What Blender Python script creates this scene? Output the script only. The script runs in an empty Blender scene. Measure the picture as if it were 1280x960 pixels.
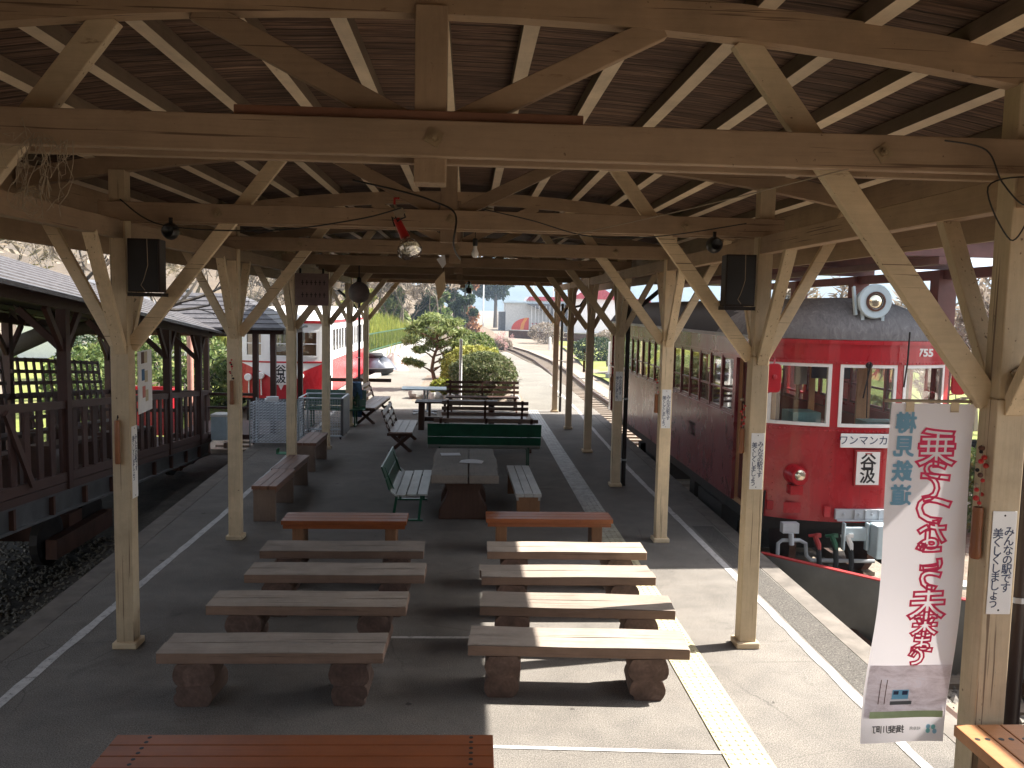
import bpy, math, random
from mathutils import Vector, Matrix, noise
R = math.radians
rnd = random.Random(7)
S = bpy.context.scene
COL = S.collection

# ------------------------------------------------------------------ camera, sky, sun, exposure
cam_d = bpy.data.cameras.new("camera"); cam = bpy.data.objects.new("camera", cam_d); COL.objects.link(cam)
HAZE = True
YAW, PITCH, ROLL, FPX = .0533, -.0902, .021, 1053.1
fw = Vector((math.sin(YAW)*math.cos(PITCH), math.cos(YAW)*math.cos(PITCH), math.sin(PITCH)))
rt = Vector((math.cos(YAW), -math.sin(YAW), 0)); up = rt.cross(fw)
rt, up = rt*math.cos(ROLL)+up*math.sin(ROLL), up*math.cos(ROLL)-rt*math.sin(ROLL)
m = Matrix((rt, up, -fw)).transposed().to_4x4(); m.translation = (0, 0, 3.0)
cam.matrix_world = m
cam_d.sensor_fit = 'HORIZONTAL'; cam_d.sensor_width = 36; cam_d.lens = FPX/1280*36
cam_d.clip_start = .05; cam_d.clip_end = 5000
S.camera = cam
W = bpy.data.worlds.new("World"); S.world = W; W.use_nodes = True
SUN_EL, SUN_AZ = R(46.5), R(12)            # azimuth: from +X towards +Y
nt = W.node_tree; bg = nt.nodes["Background"]
sky = nt.nodes.new("ShaderNodeTexSky"); sky.sky_type = 'NISHITA'; sky.sun_disc = False
sky.sun_elevation = SUN_EL; sky.sun_rotation = R(90)-SUN_AZ; sky.dust_density = 2.0
hs_ = nt.nodes.new('ShaderNodeHueSaturation'); hs_.inputs['Saturation'].default_value = .38
nt.links.new(sky.outputs[0], hs_.inputs['Color']); nt.links.new(hs_.outputs[0], bg.inputs[0]); bg.inputs[1].default_value = .10
sl = bpy.data.lights.new("sun", 'SUN'); sun = bpy.data.objects.new("sun", sl); COL.objects.link(sun)
sl.energy = 4.6; sl.angle = R(.6); sl.color = (1, .95, .87)
sd = Vector((math.cos(SUN_EL)*math.cos(SUN_AZ), math.cos(SUN_EL)*math.sin(SUN_AZ), math.sin(SUN_EL)))
sun.rotation_euler = sd.to_track_quat('Z', 'Y').to_euler()
S.view_settings.view_transform = 'Standard'; S.view_settings.look = 'None'
S.view_settings.exposure = 2.03; S.view_settings.gamma = 1
S.render.engine = 'CYCLES'
S.cycles.use_denoising = True; S.cycles.max_bounces = 8; S.cycles.diffuse_bounces = 5
S.cycles.sample_clamp_indirect = 4; S.cycles.caustics_reflective = False; S.cycles.caustics_refractive = False

# ------------------------------------------------------------------ materials
MATS = {}
def newmat(name):
    mt = bpy.data.materials.new(name); mt.use_nodes = True
    return mt, mt.node_tree.nodes, mt.node_tree.links, mt.node_tree.nodes["Principled BSDF"]
def coords(N, L, scale=(1, 1, 1), rand=True, kind="Object"):
    tc = N.new("ShaderNodeTexCoord"); mp = N.new("ShaderNodeMapping"); L.new(tc.outputs[kind], mp.inputs[0])
    mp.inputs["Scale"].default_value = scale
    if rand:
        oi = N.new("ShaderNodeObjectInfo"); mu = N.new("ShaderNodeMath"); mu.operation = 'MULTIPLY'; mu.inputs[1].default_value = 37
        L.new(oi.outputs["Random"], mu.inputs[0]); L.new(mu.outputs[0], mp.inputs["Location"])
    return mp.outputs[0]
def ntex(N, L, vec, scale, detail=4, rough=.6, dist=0):
    n = N.new("ShaderNodeTexNoise"); n.inputs["Scale"].default_value = scale; n.inputs["Detail"].default_value = detail
    n.inputs["Roughness"].default_value = rough; n.inputs["Distortion"].default_value = dist
    L.new(vec, n.inputs["Vector"]); return n.outputs["Fac"]
def ramp(N, L, fac, stops):
    r = N.new("ShaderNodeValToRGB"); e = r.color_ramp.elements
    while len(e) < len(stops): e.new(.5)
    for i, (p, c) in enumerate(stops):
        e[i].position = p; e[i].color = (*c, 1) if len(c) == 3 else c
    L.new(fac, r.inputs[0]); return r.outputs[0]
def mix(N, L, fac, a, b, mode='MIX'):
    x = N.new("ShaderNodeMix"); x.data_type = 'RGBA'; x.blend_type = mode
    if isinstance(fac, (int, float)): x.inputs[0].default_value = fac
    else: L.new(fac, x.inputs[0])
    for s, v in ((6, a), (7, b)):
        if isinstance(v, tuple): x.inputs[s].default_value = (*v, 1)
        else: L.new(v, x.inputs[s])
    return x.outputs[2]
def bump(N, L, bs, h, strength=.3, dist=.01):
    b = N.new("ShaderNodeBump"); b.inputs["Strength"].default_value = strength; b.inputs["Distance"].default_value = dist
    L.new(h, b.inputs["Height"]); L.new(b.outputs[0], bs.inputs["Normal"])
def scl(c, k): return tuple(min(1, v*k) for v in c)
def plain(name, c, rough=.6, metal=0, var=.15, scale=6, coat=0, spec=.5):
    mt, N, L, bs = newmat(name)
    v = coords(N, L); f = ntex(N, L, v, scale)
    L.new(ramp(N, L, f, [(.3, scl(c, 1-var)), (.7, scl(c, 1+var))]), bs.inputs["Base Color"])
    bs.inputs["Roughness"].default_value = rough; bs.inputs["Metallic"].default_value = metal
    bs.inputs["Coat Weight"].default_value = coat; bs.inputs["Specular IOR Level"].default_value = spec
    return mt
def wood(name, c, axis='x', rough=.7, var=.3, grain=1.0, wear=None, wear_amt=.5, bmp=.25, scale=1.0, spec=.3, splits=None):
    """long-grain wood or brushed paint; grain runs along AXIS; WEAR is the colour of worn spots"""
    mt, N, L, bs = newmat(name)
    st = {'x': (1.2, 22, 22), 'y': (22, 1.2, 22), 'z': (22, 22, 1.2)}[axis]
    v = coords(N, L, tuple(s*scale for s in st)); f = ntex(N, L, v, 2.2*grain, 6, .65, .4)
    col = ramp(N, L, f, [(.25, scl(c, 1-var)), (.5, c), (.75, scl(c, 1+var*.7))])
    v2 = coords(N, L, (1, 1, 1)); g = ntex(N, L, v2, 2.6*scale, 5, .7)
    col = mix(N, L, .55, col, ramp(N, L, g, [(.3, scl(c, .62)), (.65, scl(c, 1.12))]))
    if wear:
        st2 = {'x': (2, 9, 9), 'y': (9, 2, 9), 'z': (9, 9, 2)}[axis]
        w = ntex(N, L, coords(N, L, st2), 2.1*scale, 6, .72)
        k = ramp(N, L, w, [(.58+.1*(1-wear_amt), (0, 0, 0)), (.66+.1*(1-wear_amt), (1, 1, 1))])
        col = mix(N, L, k, col, wear)
    oi = N.new("ShaderNodeObjectInfo"); col = mix(N, L, 1, col, ramp(N, L, oi.outputs["Random"], [(0, (.80, .79, .78)), (.5, (1, 1, 1)), (1, (1.12, 1.10, 1.06))]), 'MULTIPLY')
    if splits:
        st3 = {'x': (.5, 34, 34), 'y': (34, .5, 34), 'z': (34, 34, .5)}[axis]
        q = ntex(N, L, coords(N, L, st3), 1.5, 3, .55)
        col = mix(N, L, ramp(N, L, q, [(.655, (0, 0, 0)), (.685, (.85,)*3)]), col, splits)
        sp = ntex(N, L, coords(N, L), 30, 3, .6)
        col = mix(N, L, ramp(N, L, sp, [(.70, (0, 0, 0)), (.74, (.8,)*3)]), col, splits)
    L.new(col, bs.inputs["Base Color"]); bs.inputs["Roughness"].default_value = rough
    bs.inputs["Specular IOR Level"].default_value = spec
    bump(N, L, bs, f, bmp, .006)
    return mt
CREAM = (.66, .525, .35)
M = {}
for a in 'xyz':
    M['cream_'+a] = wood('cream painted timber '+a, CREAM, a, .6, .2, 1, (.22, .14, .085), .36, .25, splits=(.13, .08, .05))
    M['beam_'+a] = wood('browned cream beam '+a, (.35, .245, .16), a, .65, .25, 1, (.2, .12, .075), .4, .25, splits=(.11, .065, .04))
M['purlin_face'] = wood('light toned purlin underside', (.74, .60, .43), 'y', .6, .14, 1, (.4, .3, .2), .2, .1)  # underside colour lightened to stand in for light bounced off the ground
M['purlin_side'] = wood('shade toned purlin side', (.20, .15, .105), 'y', .75, .25, 1, (.09, .06, .045), .4)  # side colour darkened to paint in the shade between the purlins
M['seat_grey'] = wood('weathered seat plank', (.36, .30, .25), 'x', .75, .28, 1.2, (.19, .13, .10), .35, splits=(.14, .09, .07))
M['seat_edge'] = wood('raw plank edge', (.23, .15, .11), 'x', .8, .3, 1.2, (.12, .07, .05), .4, splits=(.08, .05, .035))
M['orange_x'] = wood('orange stained plank x', (.27, .075, .02), 'x', .42, .25, 1, (.12, .05, .03), .35, .15, spec=.5)
M['orange_y'] = wood('orange stained plank y', (.30, .098, .032), 'y', .42, .25, 1, (.12, .05, .03), .35, .15, spec=.5)
M['orange_pale_y'] = wood('pale orange plank y', (.46, .21, .09), 'y', .5, .2, 1, (.3, .12, .06), .3, .15)
M['legwood'] = wood('bench leg wood', (.24, .12, .06), 'z', .65, .3, 1)
M['brown_side'] = wood('reddish brown seat plank', (.20, .095, .06), 'x', .5, .3, 1, (.11, .05, .035), .35, spec=.4)
M['leggrey'] = wood('greyed leg plank', (.19, .135, .105), 'z', .7, .3, 1)
M['brown_y'] = wood('brown worn plank y', (.21, .13, .095), 'y', .6, .3, 1, (.32, .25, .22), .5)
M['brown_x'] = wood('brown plank x', (.075, .035, .022), 'x', .55, .3, 1)
M['brown_z'] = wood('brown plank z', (.075, .035, .022), 'z', .6, .3, 1)
M['greywood_y'] = wood('grey weathered table wood', (.19, .165, .145), 'y', .7, .35, 1, (.09, .07, .06), .5)
M['silver_y'] = wood('bleached plank y', (.42, .43, .41), 'y', .5, .22, 1, (.18, .17, .15), .5)
M['pedestal'] = wood('pedestal wood', (.095, .05, .034), 'z', .7, .35, 1)
M['green'] = plain('dark green paint', (.012, .075, .04), .35, 0, .3, 5)
M['darkbrown'] = wood('dark brown stained timber', (.075, .036, .029), 'z', .6, .35, 1, (.10, .06, .05), .4)
M['darkbrown_y'] = wood('dark brown rail timber', (.085, .043, .034), 'y', .6, .35, 1, (.11, .07, .06), .4)
M['girder'] = plain('grey girder paint', (.11, .11, .115), .55, .3, .3, 3)
M['iron'] = plain('dark iron', (.03, .025, .023), .6, .6, .3)
M['black'] = plain('black plastic', (.012, .012, .013), .4, 0, .3)
M['speaker'] = wood('dark speaker cabinet', (.03, .022, .02), 'z', .6, .3, 1)
M['steel'] = plain('galvanised steel', (.42, .45, .48), .4, .7, .2)
M['palegrey'] = plain('pale blue grey paint', (.45, .54, .58), .4, 0, .1)
M['greypaint'] = plain('grey paint', (.40, .42, .45), .45, 0, .12)
M['white'] = plain('white enamel', (.78, .77, .75), .4, 0, .06)
M['paper'] = plain('paper', (.75, .76, .78), .7, 0, .05)
M['coping'] = plain('worn brownish coping stone', (.155, .135, .115), .9, 0, .3, 4)
M['concrete'] = plain('old concrete', (.27, .255, .235), .85, 0, .3, 3)
M['greyconcrete'] = plain('grey painted concrete', (.16, .165, .16), .8, 0, .2, 2)
M['redstrip'] = plain('red cap paint', (.34, .03, .03), .5)
M['ink'] = plain('blue black ink', (.03, .045, .10), .6)
M['inkblack'] = plain('black ink', (.01, .01, .012), .5)
M['rubber'] = plain('tyre rubber', (.018, .018, .02), .8)
M['tarp'] = plain('grey blue tarpaulin', (.06, .07, .095), .4, 0, .7, 2)
M['bamboo'] = wood('dark bamboo', (.25, .10, .045), 'z', .4, .3, 1)
M['redbead'] = plain('red bead', (.42, .02, .02), .35)
M['denim'] = plain('denim', (.06, .14, .26), .9, 0, .35, 12)
M['string'] = plain('straw string', (.30, .24, .17), .8)
M['cable'] = plain('cable', (.015, .013, .012), .5)
M['rust'] = plain('rusty steel', (.10, .045, .03), .7, .3, .35, 4)
M['bolt'] = plain('painted bolt', (.30, .22, .13), .5, .2, .3)
M['shedbrown'] = plain('red brown steel paint', (.13, .05, .042), .5, 0, .2)
M['sheddark'] = plain('shed ceiling sheet', (.05, .035, .03), .7, 0, .3)
M['yellowpaint'] = plain('tarnished gilt lettering', (.42, .36, .24), .5)

def glass_mat(name, tint=(.9, .95, .95), gl=.12):
    mt, N, L, bs = newmat(name); N.remove(bs)
    t = N.new("ShaderNodeBsdfTransparent"); t.inputs[0].default_value = (*tint, 1)
    g = N.new("ShaderNodeBsdfGlossy"); g.inputs["Roughness"].default_value = .03
    lw = N.new("ShaderNodeLayerWeight"); lw.inputs[0].default_value = .35
    mr = N.new("ShaderNodeMapRange"); mr.inputs[3].default_value = gl; mr.inputs[4].default_value = .9
    L.new(lw.outputs["Facing"], mr.inputs[0])
    x = N.new("ShaderNodeMixShader"); L.new(mr.outputs[0], x.inputs[0]); L.new(t.outputs[0], x.inputs[1]); L.new(g.outputs[0], x.inputs[2])
    L.new(x.outputs[0], N["Material Output"].inputs[0]); return mt
M['glass'] = glass_mat('window glass', (.96, .98, .98), .06)
M['bulbglass'] = glass_mat('lamp glass', (.85, .85, .83), .25)

def red_paint(name, c):
    mt, N, L, bs = newmat(name)
    f = ntex(N, L, coords(N, L, (1, 1, .6)), 2.2, 6, .7, .8)
    g = ntex(N, L, coords(N, L, (6, 6, 1.5)), 3, 5, .6)
    col = ramp(N, L, f, [(.3, scl(c, .75)), (.6, c), (.8, (c[0]*1.08, c[1]*2.4, c[2]*2.2))])
    col = mix(N, L, .3, col, ramp(N, L, g, [(.3, scl(c, .6)), (.7, scl(c, 1.15))]))
    st = ntex(N, L, coords(N, L, (9, 9, .55)), 2.4, 5, .65)
    col = mix(N, L, ramp(N, L, st, [(.58, (0, 0, 0)), (.70, (.45,)*3)]), col, (c[0]*.35+.02, .02, .018))
    ch = ntex(N, L, coords(N, L), 16, 4, .75)
    col = mix(N, L, ramp(N, L, ch, [(.70, (0, 0, 0)), (.73, (.7,)*3)]), col, (.10, .05, .035))
    L.new(col, bs.inputs["Base Color"])
    L.new(ramp(N, L, f, [(.3, (.22,)*3), (.8, (.42,)*3)]), bs.inputs["Roughness"])
    bs.inputs["Coat Weight"].default_value = .4; bs.inputs["Coat Roughness"].default_value = .12
    bump(N, L, bs, ntex(N, L, coords(N, L), 3, 2), .12, .02)
    return mt
M['tramred'] = red_paint('tram red enamel', (.42, .010, .018))
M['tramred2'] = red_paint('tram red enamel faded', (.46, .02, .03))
M['tramside'] = red_paint('tram red side toned as shade', (.20, .011, .018))  # same red as the cab front, darkened to paint in the side's shade
M['trammaroon'] = red_paint('tram maroon enamel', (.13, .012, .016))
def tramroof():
    mt, N, L, bs = newmat('scuffed grey canvas roof')
    f = ntex(N, L, coords(N, L, (3, 1.5, 1)), 4, 8, .75, 1.5)
    L.new(ramp(N, L, f, [(.35, (.10, .09, .09)), (.55, (.16, .148, .145)), (.68, (.25, .235, .23))]), bs.inputs["Base Color"])
    bs.inputs["Roughness"].default_value = .75; bump(N, L, bs, f, .3, .01); return mt
M['tramroof'] = tramroof()
M['blackroof'] = plain('dark canvas roof', (.022, .018, .018), .8)
M['interior'] = wood('varnished interior wood', (.58, .34, .18), 'z', .4, .25, 1)
M['teal'] = plain('teal console', (.22, .42, .42), .5)
M['seatplush'] = plain('maroon plush', (.16, .04, .035), .9)
M['lens'] = plain('headlight lens', (.85, .80, .62), .12, .9, .1)
M['redlens'] = plain('red lens', (.35, .01, .01), .15)
M['whitetram'] = plain('tram white enamel', (.76, .76, .75), .35, 0, .06, 2, .3)

def asphalt(name, c=.115, grain=105):
    mt, N, L, bs = newmat(name); v = coords(N, L, rand=False)
    f = ntex(N, L, v, grain, 4, .85); g = ntex(N, L, v, .7, 6, .65, .5); h = ntex(N, L, v, 4.5, 4, .6)
    a = ramp(N, L, f, [(.36, (c*.38, c*.355, c*.325)), (.5, (c, c*.93, c*.855)), (.64, (c*1.9, c*1.79, c*1.64))])
    b = ramp(N, L, g, [(.3, (.78, .76, .74)), (.7, (1.15, 1.13, 1.10))])
    col = mix(N, L, 1, a, b, 'MULTIPLY'); col = mix(N, L, .5, col, ramp(N, L, h, [(.3, (.75,)*3), (.62, (1.05, 1.03, 1))]), 'MULTIPLY')
    sp = ntex(N, L, v, 9, 2, .4)
    col = mix(N, L, ramp(N, L, sp, [(.22, (.8,)*3), (.25, (0, 0, 0))]), col, (.06, .052, .046))
    ol = ntex(N, L, v, 1.9, 5, .72, .6)
    col = mix(N, L, ramp(N, L, ol, [(.60, (0, 0, 0)), (.70, (.42,)*3)]), col, (c*.45, c*.41, c*.37))
    dp = ntex(N, L, coords(N, L, (.45, 2.4, 1), False), 1.3, 5, .7)
    col = mix(N, L, ramp(N, L, dp, [(.56, (0, 0, 0)), (.72, (.35,)*3)]), col, (c*1.55, c*1.45, c*1.3))
    vo = N.new("ShaderNodeTexVoronoi"); vo.feature = 'DISTANCE_TO_EDGE'; vo.inputs["Scale"].default_value = .55
    wv = mix(N, L, .06, v, ntex(N, L, v, 3, 4, .7)); L.new(wv, vo.inputs["Vector"])
    ck = ramp(N, L, vo.outputs["Distance"], [(.0, (1, 1, 1)), (.004, (0, 0, 0))])
    mk = ramp(N, L, ntex(N, L, v, .5, 2), [(.52, (0, 0, 0)), (.62, (.5,)*3)])
    col = mix(N, L, mix(N, L, 1, ck, mk, 'MULTIPLY'), col, (.035, .032, .03))
    L.new(col, bs.inputs["Base Color"]); bs.inputs["Roughness"].default_value = .88; bs.inputs["Specular IOR Level"].default_value = .25
    bump(N, L, bs, f, .5, .006); return mt
M['asphalt'] = asphalt('worn platform asphalt', .18)
def line_mat():
    mt, N, L, bs = newmat('worn white line paint'); v = coords(N, L, rand=False)
    f = ntex(N, L, v, 14, 8, .8); g = ntex(N, L, v, 180, 2, .7)
    k = mix(N, L, .3, f, g)
    L.new(ramp(N, L, k, [(.40, (.15, .14, .13)), (.47, (.48, .46, .44)), (.7, (.64, .62, .59))]), bs.inputs["Base Color"])
    bs.inputs["Roughness"].default_value = .75; return mt
M['line'] = line_mat()
def tactile_mat():
    mt, N, L, bs = newmat('faded yellow tactile tile'); v = coords(N, L, rand=False)
    sx = N.new("ShaderNodeSeparateXYZ"); L.new(v, sx.inputs[0])
    f = ntex(N, L, v, 7, 6, .7); g = ntex(N, L, v, 1.1, 3)
    near = ramp(N, L, f, [(.3, (.36, .31, .18)), (.6, (.55, .49, .31))])
    far = ramp(N, L, f, [(.3, (.22, .215, .2)), (.6, (.44, .43, .41))])
    mr = N.new("ShaderNodeMapRange"); mr.inputs[1].default_value = 9.5; mr.inputs[2].default_value = 13
    L.new(sx.outputs[1], mr.inputs[0])
    col = mix(N, L, mr.outputs[0], near, far)
    # tile joints every 0.3 m along the strip
    mu = N.new("ShaderNodeMath"); mu.operation = 'MULTIPLY'; mu.inputs[1].default_value = 1/.3; L.new(sx.outputs[1], mu.inputs[0])
    fr = N.new("ShaderNodeMath"); fr.operation = 'FRACT'; L.new(mu.outputs[0], fr.inputs[0])
    col = mix(N, L, ramp(N, L, fr.outputs[0], [(.02, (.75,)*3), (.04, (0, 0, 0))]), col, (.12, .10, .07))
    L.new(col, bs.inputs["Base Color"]); bs.inputs["Roughness"].default_value = .6; return mt
M['tactile'] = tactile_mat()
def deckboards():
    mt, N, L, bs = newmat('weathered roof boards'); v = coords(N, L, rand=False)
    sx = N.new("ShaderNodeSeparateXYZ"); L.new(v, sx.inputs[0])
    wob = ntex(N, L, coords(N, L, (1.3, .3, .3), False), 1.2, 3)
    ad = N.new("ShaderNodeMath"); ad.operation = 'MULTIPLY_ADD'; ad.inputs[1].default_value = .12; L.new(wob, ad.inputs[0]); L.new(sx.outputs[1], ad.inputs[2])
    mu = N.new("ShaderNodeMath"); mu.operation = 'MULTIPLY'; mu.inputs[1].default_value = 9; L.new(ad.outputs[0], mu.inputs[0])
    fr = N.new("ShaderNodeMath"); fr.operation = 'FRACT'; L.new(mu.outputs[0], fr.inputs[0])
    fl = N.new("ShaderNodeMath"); fl.operation = 'FLOOR'; L.new(mu.outputs[0], fl.inputs[0])
    wn = N.new("ShaderNodeTexWhiteNoise"); wn.noise_dimensions = '1D'; L.new(fl.outputs[0], wn.inputs["W"])
    f = ntex(N, L, coords(N, L, (1.0, 26, 4), False), 1.6, 7, .7, .3)
    col = ramp(N, L, f, [(.3, (.04, .021, .013)), (.5, (.13, .075, .048)), (.63, (.26, .165, .115)), (.72, (.42, .30, .22))])
    col = mix(N, L, .6, col, ramp(N, L, wn.outputs["Value"], [(0, (.5, .48, .47)), (1, (1.25, 1.2, 1.18))]), 'MULTIPLY')
    gap = ramp(N, L, fr.outputs[0], [(.0, (.12,)*3), (.10, (1, 1, 1)), (.93, (1, 1, 1)), (1, (.2,)*3)])
    col = mix(N, L, 1, col, gap, 'MULTIPLY')
    col = mix(N, L, .75, col, ramp(N, L, ntex(N, L, coords(N, L, (1, 1, 1), False), .9, 5, .7), [(.32, (.45, .42, .4)), (.6, (1.1, 1.08, 1.05)), (.75, (1.5, 1.45, 1.4))]), 'MULTIPLY')
    L.new(col, bs.inputs["Base Color"]); bs.inputs["Roughness"].default_value = .85
    bump(N, L, bs, gap, .6, .02); return mt
M['deck'] = deckboards()
def ground_mat(name, stops, s1=.6, s2=40, rough=.95, bm=.4):
    mt, N, L, bs = newmat(name); v = coords(N, L, rand=False)
    f = ntex(N, L, v, s1, 6, .7, .3); g = ntex(N, L, v, s2, 4, .75)
    a = ramp(N, L, f, stops); b = ramp(N, L, g, [(.3, (.55,)*3), (.7, (1.35,)*3)])
    L.new(mix(N, L, 1, a, b, 'MULTIPLY'), bs.inputs["Base Color"]); bs.inputs["Roughness"].default_value = rough
    bs.inputs["Specular IOR Level"].default_value = .2
    bump(N, L, bs, g, bm, .03); return mt
M['ground'] = ground_mat('dry gravel ground', [(.3, (.16, .125, .095)), (.5, (.22, .18, .14)), (.7, (.26, .22, .17))], .15, 14)
M['path'] = ground_mat('pale gravel path', [(.3, (.15, .137, .117)), (.6, (.205, .19, .163))], .5, 22)
M['lawn'] = ground_mat('short spring grass', [(.3, (.17, .18, .05)), (.5, (.20, .24, .06)), (.7, (.30, .25, .11))], .5, 25)
M['hill'] = ground_mat('dry leaf slope', [(.3, (.09, .07, .05)), (.7, (.17, .13, .09))], .2, 8)
M['bottom'] = ground_mat('dark trench dirt', [(.3, (.035, .03, .026)), (.7, (.075, .066, .055))], 1.5, 18)  # one dark tone over the whole trench floor
M['ballast'] = ground_mat('ballast', [(.3, (.20, .17, .14)), (.6, (.30, .26, .215))], 2, 30)
M['stone'] = plain('ballast stone', (.25, .23, .205), .9, 0, .5, 20)
M['mountain'] = ground_mat('wooded mountain', [(.3, (.03, .05, .045)), (.7, (.07, .09, .08))], .02, .15)
M['sleeper'] = wood('sleeper', (.27, .22, .175), 'x', .9, .3, 1)
M['rail'] = plain('rail steel', (.10, .06, .045), .5, .6, .3)

def leaf_mat(name, a, b, c=None, trans=.35):
    mt, N, L, bs = newmat(name)
    g = N.new("ShaderNodeNewGeometry"); L.new(ramp(N, L, g.outputs["Random Per Island"], [(0, a), (.5, b), (1, c or scl(b, 1.4))]), bs.inputs["Base Color"])
    bs.inputs["Roughness"].default_value = .6; bs.inputs["Specular IOR Level"].default_value = .3
    col = bs.inputs["Base Color"].links[0].from_socket
    t = N.new("ShaderNodeBsdfTranslucent"); L.new(col, t.inputs[0])
    x = N.new("ShaderNodeMixShader"); x.inputs[0].default_value = trans; L.new(bs.outputs[0], x.inputs[1]); L.new(t.outputs[0], x.inputs[2])
    L.new(x.outputs[0], N["Material Output"].inputs[0]); return mt
M['leaf_pine'] = leaf_mat('pine needles', (.09, .13, .035), (.19, .23, .075), (.34, .36, .15))
M['leaf_bush'] = leaf_mat('clipped bush leaves', (.06, .085, .03), (.12, .145, .06), (.25, .25, .13))
M['leaf_yellow'] = leaf_mat('yellow shrub leaves', (.20, .21, .04), (.33, .33, .07), (.45, .42, .12))
M['leaf_lime'] = leaf_mat('bamboo grass blades', (.13, .16, .02), (.24, .27, .04), (.36, .34, .08))
M['leaf_dark'] = leaf_mat('dark evergreen leaves', (.015, .035, .014), (.035, .06, .025), (.07, .09, .04))
M['leaf_rust'] = leaf_mat('rusty needles', (.17, .07, .03), (.28, .12, .05), (.36, .2, .09))
M['leaf_pink'] = leaf_mat('pink plum blossom', (.42, .22, .22), (.55, .32, .30), (.6, .42, .4))
M['leaf_dry'] = leaf_mat('dry twigs', (.17, .13, .095), (.27, .22, .17), (.38, .32, .26))
M['leaf_mid'] = leaf_mat('mid green leaves', (.06, .10, .025), (.12, .17, .05), (.22, .24, .09))
M['bark'] = wood('pale bark', (.22, .18, .145), 'z', .9, .4, 1, (.11, .085, .07), .5)
M['bark_red'] = wood('pine bark', (.17, .095, .06), 'z', .9, .4, 1)
M['bark_grey'] = wood('grey bark', (.11, .095, .08), 'z', .9, .4, 1)

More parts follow.
